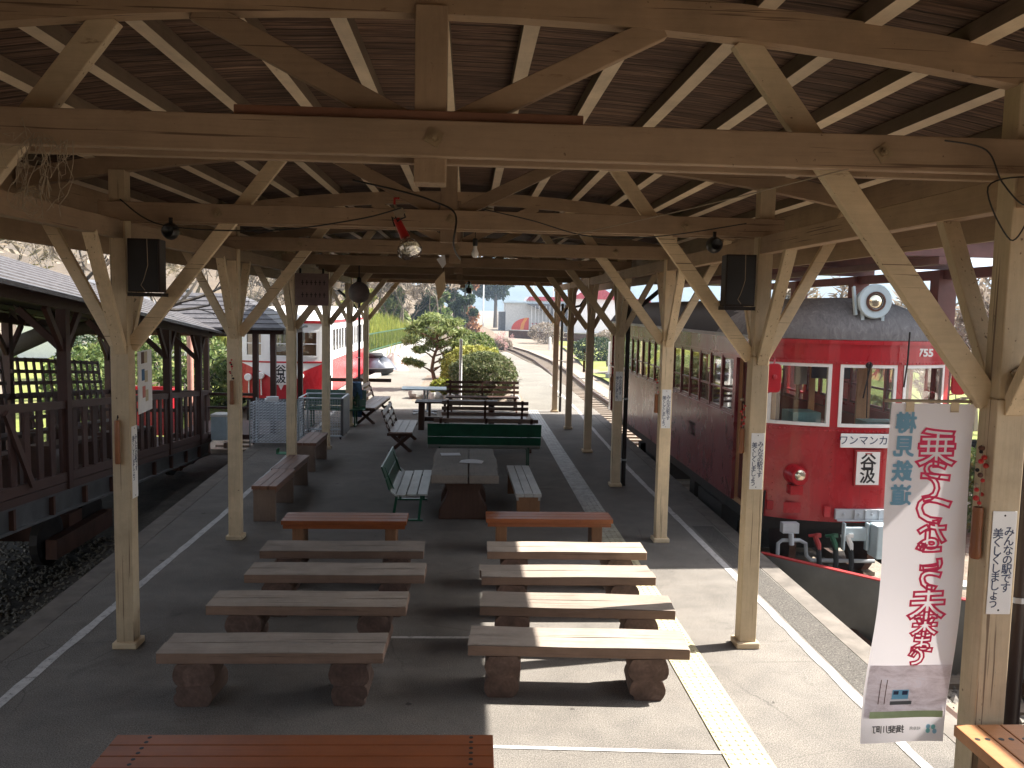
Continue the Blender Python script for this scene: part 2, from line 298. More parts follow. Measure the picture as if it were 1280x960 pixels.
# ------------------------------------------------------------------ mesh builder
class MB:
    def __init__(s): s.v = []; s.f = []; s.m = []; s.k = 0
    def add(s, vs, fs):
        o = len(s.v); s.v += [tuple(v) for v in vs]; s.f += [tuple(i+o for i in f) for f in fs]; s.m += [s.k]*len(fs); return s
    def mat(s, k): s.k = k; return s
    def box(s, x0, x1, y0, y1, z0, z1):
        vs = [(x, y, z) for z in (z0, z1) for y in (y0, y1) for x in (x0, x1)]
        return s.add(vs, [(0, 2, 3, 1), (4, 5, 7, 6), (0, 1, 5, 4), (2, 6, 7, 3), (0, 4, 6, 2), (1, 3, 7, 5)])
    def bar(s, p, q, w, h, upv=(0, 0, 1)):
        """rectangular bar from p to q; w across, h along upv"""
        p, q = Vector(p), Vector(q); d = (q-p).normalized(); u = Vector(upv)
        if abs(d.dot(u)) > .98: u = Vector((0, 1, 0))
        r = d.cross(u).normalized()*w/2; u = r.cross(d).normalized()*h/2
        vs = [p-r-u, p+r-u, p+r+u, p-r+u, q-r-u, q+r-u, q+r+u, q-r+u]
        return s.add(vs, [(3, 2, 1, 0), (4, 5, 6, 7), (0, 1, 5, 4), (1, 2, 6, 5), (2, 3, 7, 6), (3, 0, 4, 7)])
    def tube(s, pts, r, n=8, cap=True):
        pts = [Vector(p) for p in pts]; rs = r if isinstance(r, (list, tuple)) else [r]*len(pts)
        o = len(s.v); ref = None
        for i, p in enumerate(pts):
            d = (pts[min(i+1, len(pts)-1)]-pts[max(i-1, 0)]).normalized()
            if ref is None: ref = Vector((0, 0, 1)) if abs(d.z) < .9 else Vector((1, 0, 0))
            a = d.cross(ref).normalized(); b = a.cross(d); ref = b
            for j in range(n):
                t = 2*math.pi*j/n; s.v.append(tuple(p+(a*math.cos(t)+b*math.sin(t))*rs[i]))
        for i in range(len(pts)-1):
            for j in range(n):
                a0 = o+i*n+j; a1 = o+i*n+(j+1) % n
                s.f.append((a0, a1, a1+n, a0+n)); s.m.append(s.k)
        if cap:
            s.f.append(tuple(o+j for j in reversed(range(n)))); s.f.append(tuple(o+(len(pts)-1)*n+j for j in range(n))); s.m += [s.k]*2
        return s
    def lathe(s, prof, c=(0, 0, 0), axis='z', n=20):
        """prof: list of (radius, along)"""
        o = len(s.v)
        for r, t in prof:
            for j in range(n):
                a = 2*math.pi*j/n; x, y = r*math.cos(a), r*math.sin(a)
                p = {'z': (x, y, t), 'y': (x, t, y), 'x': (t, x, y)}[axis]
                s.v.append((p[0]+c[0], p[1]+c[1], p[2]+c[2]))
        for i in range(len(prof)-1):
            for j in range(n):
                a0 = o+i*n+j; a1 = o+i*n+(j+1) % n
                f = (a0, a1, a1+n, a0+n)
                s.f.append(f if axis != 'y' else f[::-1]); s.m.append(s.k)
        for i, rev in ((0, True), (len(prof)-1, False)):
            if prof[i][0] > 1e-5:
                ids = [o+i*n+j for j in range(n)]
                if rev != (axis == 'y'): ids.reverse()
                s.f.append(tuple(ids)); s.m.append(s.k)
        return s
    def prism(s, poly, lo, hi, plane='xz'):
        """extrude 2-D outline"""
        n = len(poly)
        def P(a, b, t): return {'xz': (a, t, b), 'yz': (t, a, b), 'xy': (a, b, t)}[plane]
        vs = [P(a, b, lo) for a, b in poly]+[P(a, b, hi) for a, b in poly]
        fs = [tuple(reversed(range(n))), tuple(range(n, 2*n))]+[(i, (i+1) % n, (i+1) % n+n, i+n) for i in range(n)]
        return s.add(vs, fs)
    def quad(s, a, b, c, d): return s.add([a, b, c, d], [(0, 1, 2, 3)])
    def grid(s, nu, nv, fn):
        o = len(s.v)
        for i in range(nu+1):
            for j in range(nv+1): s.v.append(tuple(fn(i/nu, j/nv)))
        for i in range(nu):
            for j in range(nv):
                a = o+i*(nv+1)+j; s.f.append((a, a+nv+1, a+nv+2, a+1)); s.m.append(s.k)
        return s
    def leaves(s, c, r, n, size, rng, shell=.55, flat=0, aspect=1.6):
        """n little leaf faces spread through an ellipsoid"""
        for _ in range(n):
            while 1:
                d = Vector((rng.uniform(-1, 1), rng.uniform(-1, 1), rng.uniform(-1, 1)))
                if .05 < d.length < 1: break
            d = d.normalized()*(shell+(1-shell)*rng.random()**.7) if rng.random() < .8 else d
            p = Vector((c[0]+d.x*r[0], c[1]+d.y*r[1], c[2]+d.z*r[2]))
            a = Vector((rng.gauss(0, 1), rng.gauss(0, 1), rng.gauss(0, 1)*(1-flat))).normalized()
            b = a.cross(Vector((rng.gauss(0, 1), rng.gauss(0, 1), rng.gauss(0, 1)))).normalized()
            k = size*rng.uniform(.6, 1.4); a *= k*aspect; b *= k*.6
            s.add([p-a, p+b, p+a, p-b], [(0, 1, 2, 3)])
        return s
def mesh_of(mb, name, mats, smooth=False):
    me = bpy.data.meshes.new(name); me.from_pydata(mb.v, [], mb.f)
    for mt in (mats if isinstance(mats, (list, tuple)) else [mats]): me.materials.append(mt)
    if any(mb.m): me.polygons.foreach_set("material_index", mb.m)
    if smooth: me.polygons.foreach_set("use_smooth", [True]*len(me.polygons))
    me.update(); return me
def part(name, mb, mats, parent=None, bevel=0, smooth=False, loc=None, rot=None, label=None):
    o = bpy.data.objects.new(name, mesh_of(mb, name, mats, smooth)); COL.objects.link(o)
    if parent is not None: o.parent = parent
    if loc: o.location = loc
    if rot: o.rotation_euler = rot
    if label: o["label"] = label
    if bevel:
        b = o.modifiers.new("bevel", 'BEVEL'); b.width = bevel; b.segments = 2; b.limit_method = 'ANGLE'; b.angle_limit = R(40)
    if smooth:
        try:
            o.data.set_sharp_from_angle(angle=R(38))
        except Exception: pass
    return o
def tag(o, label, cat, group=None, kind=None):
    o["label"] = label; o["category"] = cat
    if group: o["group"] = group
    if kind: o["kind"] = kind
    return o
def thing(name, label, cat, loc=(0, 0, 0), rz=0, group=None):
    o = bpy.data.objects.new(name, None); COL.objects.link(o); o.empty_display_size = .1
    o.location = loc; o.rotation_euler = (0, 0, rz); return tag(o, label, cat, group)
def struct(name, mb, mats, smooth=False, kind='structure', label=None):
    o = part(name, mb, mats, smooth=smooth); o["kind"] = kind
    if label: o["label"] = label
    return o
def dup(root, loc, rz=0, label=None, group=None):
    c = root.copy(); COL.objects.link(c); c.location = loc; c.rotation_euler = (0, 0, rz)
    if label: c["label"] = label
    if group: c["group"] = group
    for ch in list(root.children):
        d = ch.copy(); COL.objects.link(d); d.parent = c
        for g in list(ch.children):
            e = g.copy(); COL.objects.link(e); e.parent = d
    return c
def letters(text, size, bold=0, spacing=.95, extrude=.001, mirror=False, align='CENTER', outline=0):
    """lettering as a flat mesh in the xz plane facing -y, centred on the origin"""
    cu = bpy.data.curves.new("lettering", 'FONT'); cu.body = text; cu.size = size; cu.align_x = align; cu.align_y = 'CENTER'
    cu.space_line = spacing; cu.extrude = extrude; cu.offset = bold; cu.resolution_u = 3
    if outline: cu.fill_mode = 'NONE'; cu.bevel_depth = outline; cu.bevel_resolution = 1; cu.extrude = 0
    o = bpy.data.objects.new("lettering", cu); COL.objects.link(o)
    bpy.context.view_layer.update()
    dg = bpy.context.evaluated_depsgraph_get()
    me = bpy.data.meshes.new_from_object(o.evaluated_get(dg))
    bpy.data.objects.remove(o); bpy.data.curves.remove(cu)
    mb = MB(); sx = -1 if mirror else 1
    mb.v = [(v.co.x*sx, -v.co.z, v.co.y) for v in me.vertices]
    mb.f = [tuple(p.vertices)[::sx] for p in me.polygons]; mb.m = [0]*len(mb.f)
    bpy.data.meshes.remove(me)
    return mb
def place(mb, loc, rz=0, fn=None):
    c, s = math.cos(rz), math.sin(rz)
    mb.v = [(x*c-y*s+loc[0], x*s+y*c+loc[1], z+loc[2]) for x, y, z in mb.v]
    if fn: mb.v = [fn(v) for v in mb.v]
    return mb

# ------------------------------------------------------------------ the setting
GZ = -.9
g = MB(); g.grid(60, 60, lambda u, v: ((u-.5)*3000, -400+v*2600, GZ-.05)); struct('ground', g, M['ground'])
EL = [(-4.05, -6), (-4.05, 7.5), (-4.4, 15), (-4.75, 24.8), (-4.55, 29), (-4.1, 33), (-3.35, 43), (-2.6, 56), (-2.0, 66)]
ER = [(3.7, -6), (3.7, 7.5), (3.76, 15), (3.85, 24.8), (3.85, 29), (3.85, 33), (3.7, 43), (2.6, 56), (0.2, 66)]
def strip(L_, R_, z0, z1):
    mb = MB(); n = len(L_)
    vs = []
    for (a, b) in zip(L_, R_): vs += [(a[0], a[1], z1), (b[0], b[1], z1), (a[0], a[1], z0), (b[0], b[1], z0)]
    fs = []
    for i in range(n-1):
        k = 4*i; fs += [(k, k+1, k+5, k+4), (k+2, k+6, k+7, k+3), (k, k+4, k+6, k+2), (k+1, k+3, k+7, k+5)]
    fs += [(0, 2, 3, 1), (4*n-4, 4*n-3, 4*n-1, 4*n-2)]
    return mb.add(vs, fs)
off = lambda P, d: [(x+d, y) for x, y in P]
struct('platform', strip(off(EL[:4], .25), off(ER[:4], -.22), GZ-.1, 0), M['asphalt'])
struct('platform_coping', strip(EL[:4], off(EL[:4], .246), GZ-.1, .003), M['coping'])
struct('platform_coping', strip(off(ER[:4], -.216), ER[:4], GZ-.1, .003), M['coping'])
struct('gravel_path', strip(off(EL[3:], .22), ER[3:], GZ-.1, -.004), M['path'])
struct('path_kerb', strip(EL[3:], off(EL[3:], .216), GZ-.1, .14), M['concrete'])
ln = MB()
def flatstrip(pts, w, z):
    P = []
    for (x0, y0), (x1, y1) in zip(pts[:-1], pts[1:]):
        n = max(1, int((y1-y0)/.22)); P += [(x0+(x1-x0)*i/n, y0+(y1-y0)*i/n) for i in range(n)]
    P.append(pts[-1]); J = [(rnd.gauss(0, .0045), rnd.gauss(0, .0045)) for _ in P]
    for i in range(len(P)-1):
        (x0, y0), (x1, y1) = P[i], P[i+1]; (a0, b0), (a1, b1) = J[i], J[i+1]
        ln.quad((x0-w/2+a0, y0, z), (x0+w/2+b0, y0, z), (x1+w/2+b1, y1, z), (x1-w/2+a1, y1, z))
flatstrip([(-3.42, -3), (-3.42, 12), (-3.55, 18), (-3.75, 24.6)], .085, .005)
flatstrip([(3.11, -3), (3.08, 15.4), (3.2, 22), (3.3, 24.6)], .085, .005)
flatstrip([(3.3, 24.8), (3.3, 33)], .085, .005)
ln.quad((-.75, 7.42, .005), (1.79, 7.39, .005), (1.79, 7.435, .005), (-.75, 7.465, .005))
ln.quad((.05, 5.51, .005), (1.79, 5.40, .005), (1.79, 5.44, .005), (.05, 5.55, .005))
struct('line_markings', ln, M['line'])
ea = MB(); n_ = 26; pa = [(3.168+rnd.gauss(0, .004), 6.2+.21*i) for i in range(n_)]; pb_ = [(3.478, y) for _, y in pa]
for i in range(n_-1): ea.quad((*pa[i], .0025), (*pb_[i], .0025), (*pb_[i+1], .0025), (*pa[i+1], .0025))
struct('edge_asphalt', ea, asphalt('coarse dark edge asphalt', .095, 60))
td = MB(); td.grid(10, 30, lambda u, v: (-8.2+u*4.1, -6+30*v, GZ-.03)); struct('trench_floor', td, M['bottom'])
tp = MB(); tp.box(1.775, 2.085, -2, 24.65, -.02, .008)
for i in range(23):                      # dotted tiles, then barred tiles
    y0 = 2.0+.3*i
    for a in range(5):
        for b in range(5):
            x, y = 1.805+.0625*a, y0+.03+.06*b; r = .018
            tp.add([(x+r*math.cos(t), y+r*math.sin(t), .008) for t in (0, 1.05, 2.09, 3.14, 4.19, 5.24)]+[(x+r*.6*math.cos(t), y+r*.6*math.sin(t), .0135) for t in (0, 1.05, 2.09, 3.14, 4.19, 5.24)],
                   [(6, 7, 8, 9, 10, 11)]+[(k, (k+1) % 6, (k+1) % 6+6, k+6) for k in range(6)])
for i in range(52):
    y0 = 8.9+.3*i
    for a in range(4):
        x = 1.82+.0725*a
        tp.add([(x-.016, y0+.01, .008), (x+.016, y0+.01, .008), (x+.016, y0+.29, .008), (x-.016, y0+.29, .008), (x-.01, y0+.016, .014), (x+.01, y0+.016, .014), (x+.01, y0+.284, .014), (x-.01, y0+.284, .014)],
               [(4, 5, 6, 7), (0, 1, 5, 4), (1, 2, 6, 5), (2, 3, 7, 6), (3, 0, 4, 7)])
struct('tactile_paving', tp, M['tactile'])
# tracks: right one runs straight under the tram then bends left far away; the left one under the other vehicles
def trackline(P):
    out = []
    for (a, b), (c, d) in zip(P[:-1], P[1:]):
        n = max(1, int(abs(d-b)/.62))
        out += [(a+(c-a)*i/n, b+(d-b)*i/n) for i in range(n)]
    return out+[P[-1]]
TR = trackline([(5.1, -6), (5.1, 40), (5.35, 50), (5.3, 60), (4.6, 72), (3.2, 84), (1.6, 98), (.3, 130), (0, 180)])
TL = trackline([(-5.7, 22), (-5.6, 24), (-5.6, 38)])
for nm, P in (('right', TR), ('left', TL)):
    b = MB(); L_ = [(x-1.35, y) for x, y in P[::6]+[P[-1]]]; R_ = [(x+1.7, y) for x, y in P[::6]+[P[-1]]]
    struct('track_bed', strip(L_, R_, GZ-.3, GZ+.04), M['ballast'])
    sl_ = MB(); ra = MB()
    for x, y in P:
        if y < 100: sl_.box(x-1.0, x+1.0, y-.1, y+.1, GZ-.02, GZ+.1)
    for sx in (-.56, .56):
        for (a, b_), (c, d) in zip(P[:-1], P[1:]): ra.bar((a+sx, b_, GZ+.18), (c+sx, d, GZ+.18), .065, .14)
    struct('track_sleepers', sl_, M['sleeper']); struct('track_rails', ra, M['rail'])
def stones(n, xr, yr, z, sz):
    mb = MB()
    for _ in range(n):
        x, y = rnd.uniform(*xr), rnd.uniform(*yr); s = sz*rnd.uniform(.6, 1.5)
        vs = [Vector((rnd.uniform(-1, 1)*.3+a, rnd.uniform(-1, 1)*.3+b, rnd.uniform(-1, 1)*.2+c*.8)) for a, b, c in ((1, 0, 0), (-1, 0, 0), (0, 1, 0), (0, -1, 0), (0, 0, 1), (0, 0, -1))]
        q = Matrix.Rotation(rnd.uniform(0, 6.3), 3, 'Z')
        mb.add([tuple(q @ v*s+Vector((x, y, z+s*.4))) for v in vs], [(0, 2, 4), (2, 1, 4), (1, 3, 4), (3, 0, 4), (2, 0, 5), (1, 2, 5), (3, 1, 5), (0, 3, 5)])
    return mb
struct('ballast_gravel', stones(5200, (3.75, 7.4), (4.5, 10.6), GZ+.04, .042), M['stone'], kind='stuff', label='grey and brown ballast stones beside the right platform edge')
struct('ballast_gravel', stones(6500, (-9, -4.15), (6, 14), GZ-.03, .026), plain('dusty trench stone', (.12, .105, .082), .95, 0, .35, 20), kind='stuff', label='dusty gravel in the trench left of the platform')
lw = MB(); lw.grid(20, 30, lambda u, v: (-60+u*52, 8+v*62, GZ+.06+.7*max(0, min(1, (.75-u)*4))+.12*math.sin(u*17+v*9))); struct('lawn', lw, M['lawn'], smooth=True)
lw = MB(); lw.grid(12, 30, lambda u, v: (7.5+u*17+max(0, v-.3)*5, 24+v*85, GZ+.02+.9*max(0, u-.15)+.1*math.sin(v*31+u*7))); struct('grass_bank', lw, M['lawn'], smooth=True)

# far hills
def ridge(y0, x0, x1, h, dep, seed, n=60):
    mb = MB()
    def fn(u, v):
        x = x0+(x1-x0)*u; k = math.sin(math.pi*min(1, v*1.0)*.5)
        hh = h*(.55+.45*noise.noise(Vector((u*5, seed, 0)))+.12*noise.noise(Vector((u*21, seed, v*3))))
        return (x, y0+dep*v, GZ-1+hh*k)
    return mb.grid(n, 10, fn)
struct('mountain', ridge(900, -1100, 1300, 105, 350, 3.3), M['mountain'], smooth=True)
hl = MB(); hl.grid(30, 14, lambda u, v: (-70+u*74, 74+v*70, GZ+17*v*max(0, min(1, (1-u)*2.2))+.7*noise.noise(Vector((u*9, v*6, 1))))); struct('hill', hl, M['hill'], smooth=True)

# ------------------------------------------------------------------ platform canopy
XL, XR, XC = -2.91, 2.55, -.18
ROWS = [.45+3.41*k for k in range(8)]
YA, YB = -3.0, 25.1
XE0, XE1 = -3.78, 3.42
zb = lambda x: 4.27-.03*(x-XC)**2                       # underside of the bent chord
can = thing('platform_canopy', 'long cream timber canopy on two rows of posts over the platform', 'canopy')
def chord_mb(y, w=.06):
    mb = MB(); n = 22; ring = []
    x0, x1 = XE0+.06, XE1-.06
    for i in range(n+1):
        x = x0+(x1-x0)*i/n; z = zb(x)
        ring.append((x, z))
    for yy in (y-.045, y+.045):
        poly = ring+[(x, z+.15) for x, z in reversed(ring)]
    o = len(mb.v)
    for yy in (y-.045, y+.045):
        for x, z in ring: mb.v += [(x, yy, z), (x, yy, z+.15)]
    k = 2*(n+1)
    for i in range(n):
        a = 2*i
        for f in ((a, a+2, a+3, a+1), (k+a, k+a+1, k+a+3, k+a+2), (a, k+a, k+a+2, a+2), (a+1, a+3, k+a+3, k+a+1)): mb.f.append(f); mb.m.append(0)
    for f in ((0, 1, k+1, k), (2*n, k+2*n, k+2*n+1, 2*n+1)): mb.f.append(f); mb.m.append(0)
    return mb
def bolt_mb(): return MB().box(-.033, .033, -.006, .004, -.033, .033).lathe([(.019, -.006), (.019, -.022), (.009, -.022), (.009, -.035), (0, -.036)], axis='y', n=6)
bolt_me = None
def bolts(parent, spots):
    global bolt_me
    for (x, y, z) in spots:
        if bolt_me is None: bolt_me = mesh_of(bolt_mb(), 'bolt', M['bolt'])
        o = bpy.data.objects.new('bolt', bolt_me); COL.objects.link(o); o.parent = parent; o.location = (x, y, z); o.rotation_euler = (0, rnd.uniform(.2, 1.2), 0)
for ri, y in enumerate(ROWS):
    for X, sgn in ((XL, -1), (XR, 1)):
        p = part('post', MB().box(X-.075, X+.075, y-.07, y+.07, .055, 2.62).box(X-.066, X+.066, y-.062, y+.062, 2.62, zb(X)+.02), M['cream_z'], can, .006)
        part('plinth', MB().box(X-.105, X+.105, y-.10, y+.10, 0, .058), M['cream_x'], p, .012)
        if 1 <= ri <= 3: bolts(p, [(X+.02*sgn, y-.071, 2.74-.12*0)])
        # long inner brace up to the chord, outer brace to the eave, two braces along the platform
        part('brace', MB().bar((X-.06*sgn, y+.03, 2.60), (X-1.33*sgn, y+.03, zb(X-1.33*sgn)+.02), .055, .115, (0, 0, 1)), M['cream_x'], can, .005)
        part('brace', MB().bar((X+.05*sgn, y+.0, 2.62), (X+.74*sgn, y+.0, zb(X+.74*sgn)+.01), .055, .095), M['cream_x'], can, .005)
        part('brace', MB().bar((X+.01, y-.05, 2.56), (X+.01, y-.60, 3.52), .095, .06), M['cream_z'], can, .005)
        if ri < 7: part('brace', MB().bar((X+.01, y+.05, 2.60), (X+.01, y+.60, 3.52), .095, .06), M['cream_z'], can, .005)
    ext = .13
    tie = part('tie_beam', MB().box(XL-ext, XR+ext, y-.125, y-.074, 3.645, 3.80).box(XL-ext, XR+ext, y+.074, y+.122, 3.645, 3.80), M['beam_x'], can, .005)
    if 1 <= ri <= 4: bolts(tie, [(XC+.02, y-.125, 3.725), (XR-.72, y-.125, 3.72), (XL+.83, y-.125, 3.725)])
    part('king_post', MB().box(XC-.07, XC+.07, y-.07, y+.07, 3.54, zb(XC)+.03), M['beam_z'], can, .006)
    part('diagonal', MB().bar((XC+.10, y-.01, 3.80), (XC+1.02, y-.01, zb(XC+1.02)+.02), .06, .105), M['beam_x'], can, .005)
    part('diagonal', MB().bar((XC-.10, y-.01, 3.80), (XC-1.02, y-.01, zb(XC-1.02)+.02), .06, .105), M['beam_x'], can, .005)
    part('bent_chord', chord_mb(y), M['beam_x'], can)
# red brown plank lying on the second tie beam
part('packing_plank', MB().box(-1.02, .49, 3.76, 3.84, 3.803, 3.845), M['brown_side'], can, .004, label='red brown plank laid on the front tie beam')
for X in (XL, XR):
    part('wall_plate', MB().box(X-.05, X+.05, YA, YB-.3, 3.505, 3.655), M['beam_y'], can, .005)
for k in range(-7, 8):
    x = XC+.49*k+rnd.uniform(-.025, .025)
    sl = -.06*(x-XC)
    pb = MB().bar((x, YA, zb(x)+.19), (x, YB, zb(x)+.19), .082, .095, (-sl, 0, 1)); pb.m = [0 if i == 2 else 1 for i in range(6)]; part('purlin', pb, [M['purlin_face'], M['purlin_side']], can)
dk = MB()
dk.grid(24, 2, lambda u, v: (XE0-.1+(XE1-XE0+.2)*u, YA-.1+(YB-YA+.3)*v, zb(XE0-.1+(XE1-XE0+.2)*u)+.245))
dk.grid(24, 2, lambda u, v: (XE1+.1-(XE1-XE0+.2)*u, YA-.1+(YB-YA+.3)*v, zb(XE1+.1-(XE1-XE0+.2)*u)+.30))
part('roof_deck', dk, M['deck'], can)
for X, nm in ((XE0, 0), (XE1, 1)):
    part('eave_board', MB().box(X-.02, X+.02, YA, YB, 3.50 if nm else 3.47, zb(X)+.24), M['beam_y'], can)

# station building wing that stands to the right of the photographer and shades the near right corner
st = thing('station_building', 'station building wing right of the near end of the platform', 'building', (4.85, 5.55, GZ))
part('wall', MB().box(0, 5, -2.6, 0, 0, 4.1), M['sheddark'], st); part('roof', MB().prism([(-.25, 4.1), (5.3, 4.1), (5.3, 4.3), (2.5, 5.6), (-.25, 4.3)], -2.8, .1), M['sheddark'], st)

sw = thing('light_block_wall', 'unseen wall added behind the near platform end to block light', 'building', (0, -3.4, 0)); part('wall', MB().box(-7, 4.5, -.7, 0, GZ, 6), plain('brown boarded wall', (.09, .06, .045), .8), sw); part('door', MB().box(-.9, .9, 0, .04, 0, 2.1), M['shedbrown'], sw)  # unseen wall added behind the camera to keep light off the beam fronts

# ------------------------------------------------------------------ right tram (755)
def endgrain():
    mt, N, L, bs = newmat('log end grain')
    v = coords(N, L, (1, .25, 1), rand=False)
    wv = N.new("ShaderNodeTexWave"); wv.wave_type = 'RINGS'; wv.rings_direction = 'Y'; wv.inputs["Scale"].default_value = 11
    wv.inputs["Distortion"].default_value = 5; wv.inputs["Detail"].default_value = 3; L.new(v, wv.inputs["Vector"])
    f = ntex(N, L, coords(N, L), 9, 5, .7)
    a = ramp(N, L, wv.outputs["Fac"], [(.2, (.098, .058, .044)), (.8, (.122, .074, .056))])
    a = mix(N, L, .62, a, ramp(N, L, ntex(N, L, coords(N, L, (1, .3, 1)), 5, 5, .7, 1.2), [(.35, (.075, .045, .035)), (.5, (.12, .072, .054)), (.68, (.20, .13, .10))]))
    L.new(mix(N, L, .7, a, ramp(N, L, f, [(.3, (.5,)*3), (.7, (1.3,)*3)]), 'MULTIPLY'), bs.inputs["Base Color"])
    bs.inputs["Roughness"].default_value = .85; return mt
M['endgrain'] = endgrain()
M['logside'] = wood('log side', (.14, .09, .068), 'y', .85, .4, 1, (.09, .05, .035), .5)

TC, THW, TY = 5.1, 1.29, 10.42           # centre, half width, nose
arc = lambda x: TY+.43*min(1, abs((x-TC)/THW))**2.2
TEND = 22.4
tram = thing('tram_car', 'red single-deck tram numbered 755 with white-framed cab windows beside the right platform edge', 'tram', (TC, TY, GZ))
def tz(mb): mb.v = [(x-TC, y-TY, z-GZ) for x, y, z in mb.v]; return mb
def tpart(name, mb, mats, parent=None, **k): return part(name, tz(mb), mats, parent or tram, **k)
def nose(mb, x0, x1, z0, z1, t=.05, n=10, o=0):
    """curved piece of the cab front between x0 and x1"""
    for i in range(n):
        a = x0+(x1-x0)*i/n; b = x0+(x1-x0)*(i+1)/n
        ya, yb = arc(a)-o, arc(b)-o
        vs = [(a, ya, z0), (b, yb, z0), (b, yb, z1), (a, ya, z1), (a, ya+t, z0), (b, yb+t, z0), (b, yb+t, z1), (a, ya+t, z1)]
        mb.add(vs, [(0, 1, 2, 3), (5, 4, 7, 6), (3, 2, 6, 7), (1, 0, 4, 5)]+([(0, 3, 7, 4)] if i == 0 else [])+([(1, 5, 6, 2)] if i == n-1 else []))
    return mb
WIN = [(3.92, 4.63), (4.73, 5.47), (5.57, 6.28)]
WZ0, WZ1 = 1.57, 2.375
X0, X1 = TC-THW, TC+THW
b = MB()
nose(b, X0, X1, .33, WZ0, n=20); nose(b, X0, X1, WZ1, 2.66, n=20)
for a, c in ((X0, 3.92), (4.63, 4.73), (5.47, 5.57), (6.28, X1)): nose(b, a, c, WZ0, WZ1, n=4)
tpart('front_panel', b, M['tramred'], bevel=0)
tpart('drip_rail', nose(MB(), X0, X1, 2.625, 2.68, .05, 20, .035), M['tramred']); tpart('drip_rail', nose(MB(), X0, X1, 2.375, 2.415, .05, 20, .022), M['tramred']); tpart('belt_rail', nose(MB(), X0, X1, 1.50, 1.545, .05, 20, .018), M['tramred'])
b = MB()
for i in range(46):
    x = X0+.03+(2*THW-.06)*i/45
    for z in (2.395, 1.522): b.lathe([(.012, 0), (.009, -.008), (0, -.011)], (x, arc(x)-.02, z), 'y', 6)
for x in (4.02, 4.68, 5.52, 6.2):
    for i in range(12): b.lathe([(.011, 0), (.008, -.007), (0, -.01)], (x, arc(x), .42+.09*i), 'y', 6)
tpart('rivets', b, M['tramred'])
# side walls: openings every .66 m
DOORS = [(10.95, 11.75), (15.55, 16.35), (21.3, 22.1)]
def side(x, sgn, name, mat):
    mb = MB(); t = .05; xa, xb = (x, x+t) if sgn < 0 else (x-t, x)
    ycuts = [arc(X0)]
    wins = []
    for a, c in ((11.85, 15.45), (16.45, 21.2)):
        n = round((c-a)/.62); st_ = (c-a)/n
        wins += [(a+st_*i+.03, a+st_*(i+1)-.03) for i in range(n)]
    pos = arc(X0)
    segs = sorted([(a, c, 'w') for a, c in wins]+[(a, c, 'd') for a, c in DOORS])
    for a, c, k in segs:
        mb.box(xa, xb, pos, a, .33, 2.66)
        if k == 'w': mb.box(xa, xb, a, c, .33, 1.56); mb.box(xa, xb, a, c, 2.37, 2.66)
        else: mb.box(xa, xb, a, c, 2.37, 2.66)
        pos = c
    mb.box(xa, xb, pos, TEND, .33, 2.66)
    tpart('side_panel', mb, mat)
    for a, c, k in segs:
        if k == 'w':
            o = xa+.02 if sgn < 0 else xa
            w = tpart('side_window', MB().box(xa+.012, xb-.004, a, a+.025, 1.56, 2.37).box(xa+.012, xb-.004, c-.025, c, 1.56, 2.37).box(xa+.012, xb-.004, a+.025, c-.025, 1.56, 1.6).box(xa+.012, xb-.004, a+.025, c-.025, 2.33, 2.37).box(xa+.012, xb-.004, a+.025, c-.025, 1.86, 1.89), M['trammaroon'])
            tpart('pane', MB().box(xa+.022, xa+.027, a+.025, c-.025, 1.6, 2.33), M['glass'], w)
        else:
            d = tpart('door', MB().box(xa+.10*(1 if sgn < 0 else -1), xb+.10*(1 if sgn < 0 else -1), a, c, .36, 1.45).box(xa+.10*(1 if sgn < 0 else -1), xb+.10*(1 if sgn < 0 else -1), a, a+.1, 1.45, 2.37).box(xa+.10*(1 if sgn < 0 else -1), xb+.10*(1 if sgn < 0 else -1), c-.1, c, 1.45, 2.37).box(xa+.10*(1 if sgn < 0 else -1), xb+.10*(1 if sgn < 0 else -1), a+.1, c-.1, 2.25, 2.37), M['trammaroon'])
    s2 = MB(); s2.box(xa-.012, xb+.012, arc(X0), TEND, 2.385, 2.41).box(xa-.014, xb+.014, 11.8, TEND, 1.50, 1.535); tpart('window_rail', s2, mat)
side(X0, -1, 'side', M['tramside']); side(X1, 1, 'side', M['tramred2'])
tpart('rear_panel', MB().box(X0+.05, X1-.05, TEND-.05, TEND, .33, 1.5).box(X0+.05, X1-.05, TEND-.05, TEND, 2.3, 2.66).box(X0+.05, 4.2, TEND-.05, TEND, 1.5, 2.3).box(6.0, X1-.05, TEND-.05, TEND, 1.5, 2.3), M['tramred2'])
b = MB()
def roof_fn(u, v):
    x = TC+(v-.5)*2*(THW+.03); y0 = arc(x)-.04; hs = .545*max(0, 1-abs(2*v-1)**2.6)**.75
    d = (TEND-y0)*(u**2.2); k = min(1, d/.85); g_ = math.sqrt(max(0, 1-(1-k)**2))
    return (x, y0+d, 2.685+hs*g_)
b.grid(34, 26, roof_fn)
def roofmat(mb):
    mb.m = [0 if (mb.v[f[0]][1] < TY+2.2) else 1 for f in mb.f]; return mb
tpart('roof', roofmat(b), [M['tramroof'], M['blackroof']], smooth=True)
tpart('gutter', MB().box(X0-.05, X0-.002, 10.9, TEND, 2.65, 2.70).box(X1+.002, X1+.05, 10.9, TEND, 2.65, 2.70), M['greypaint'])
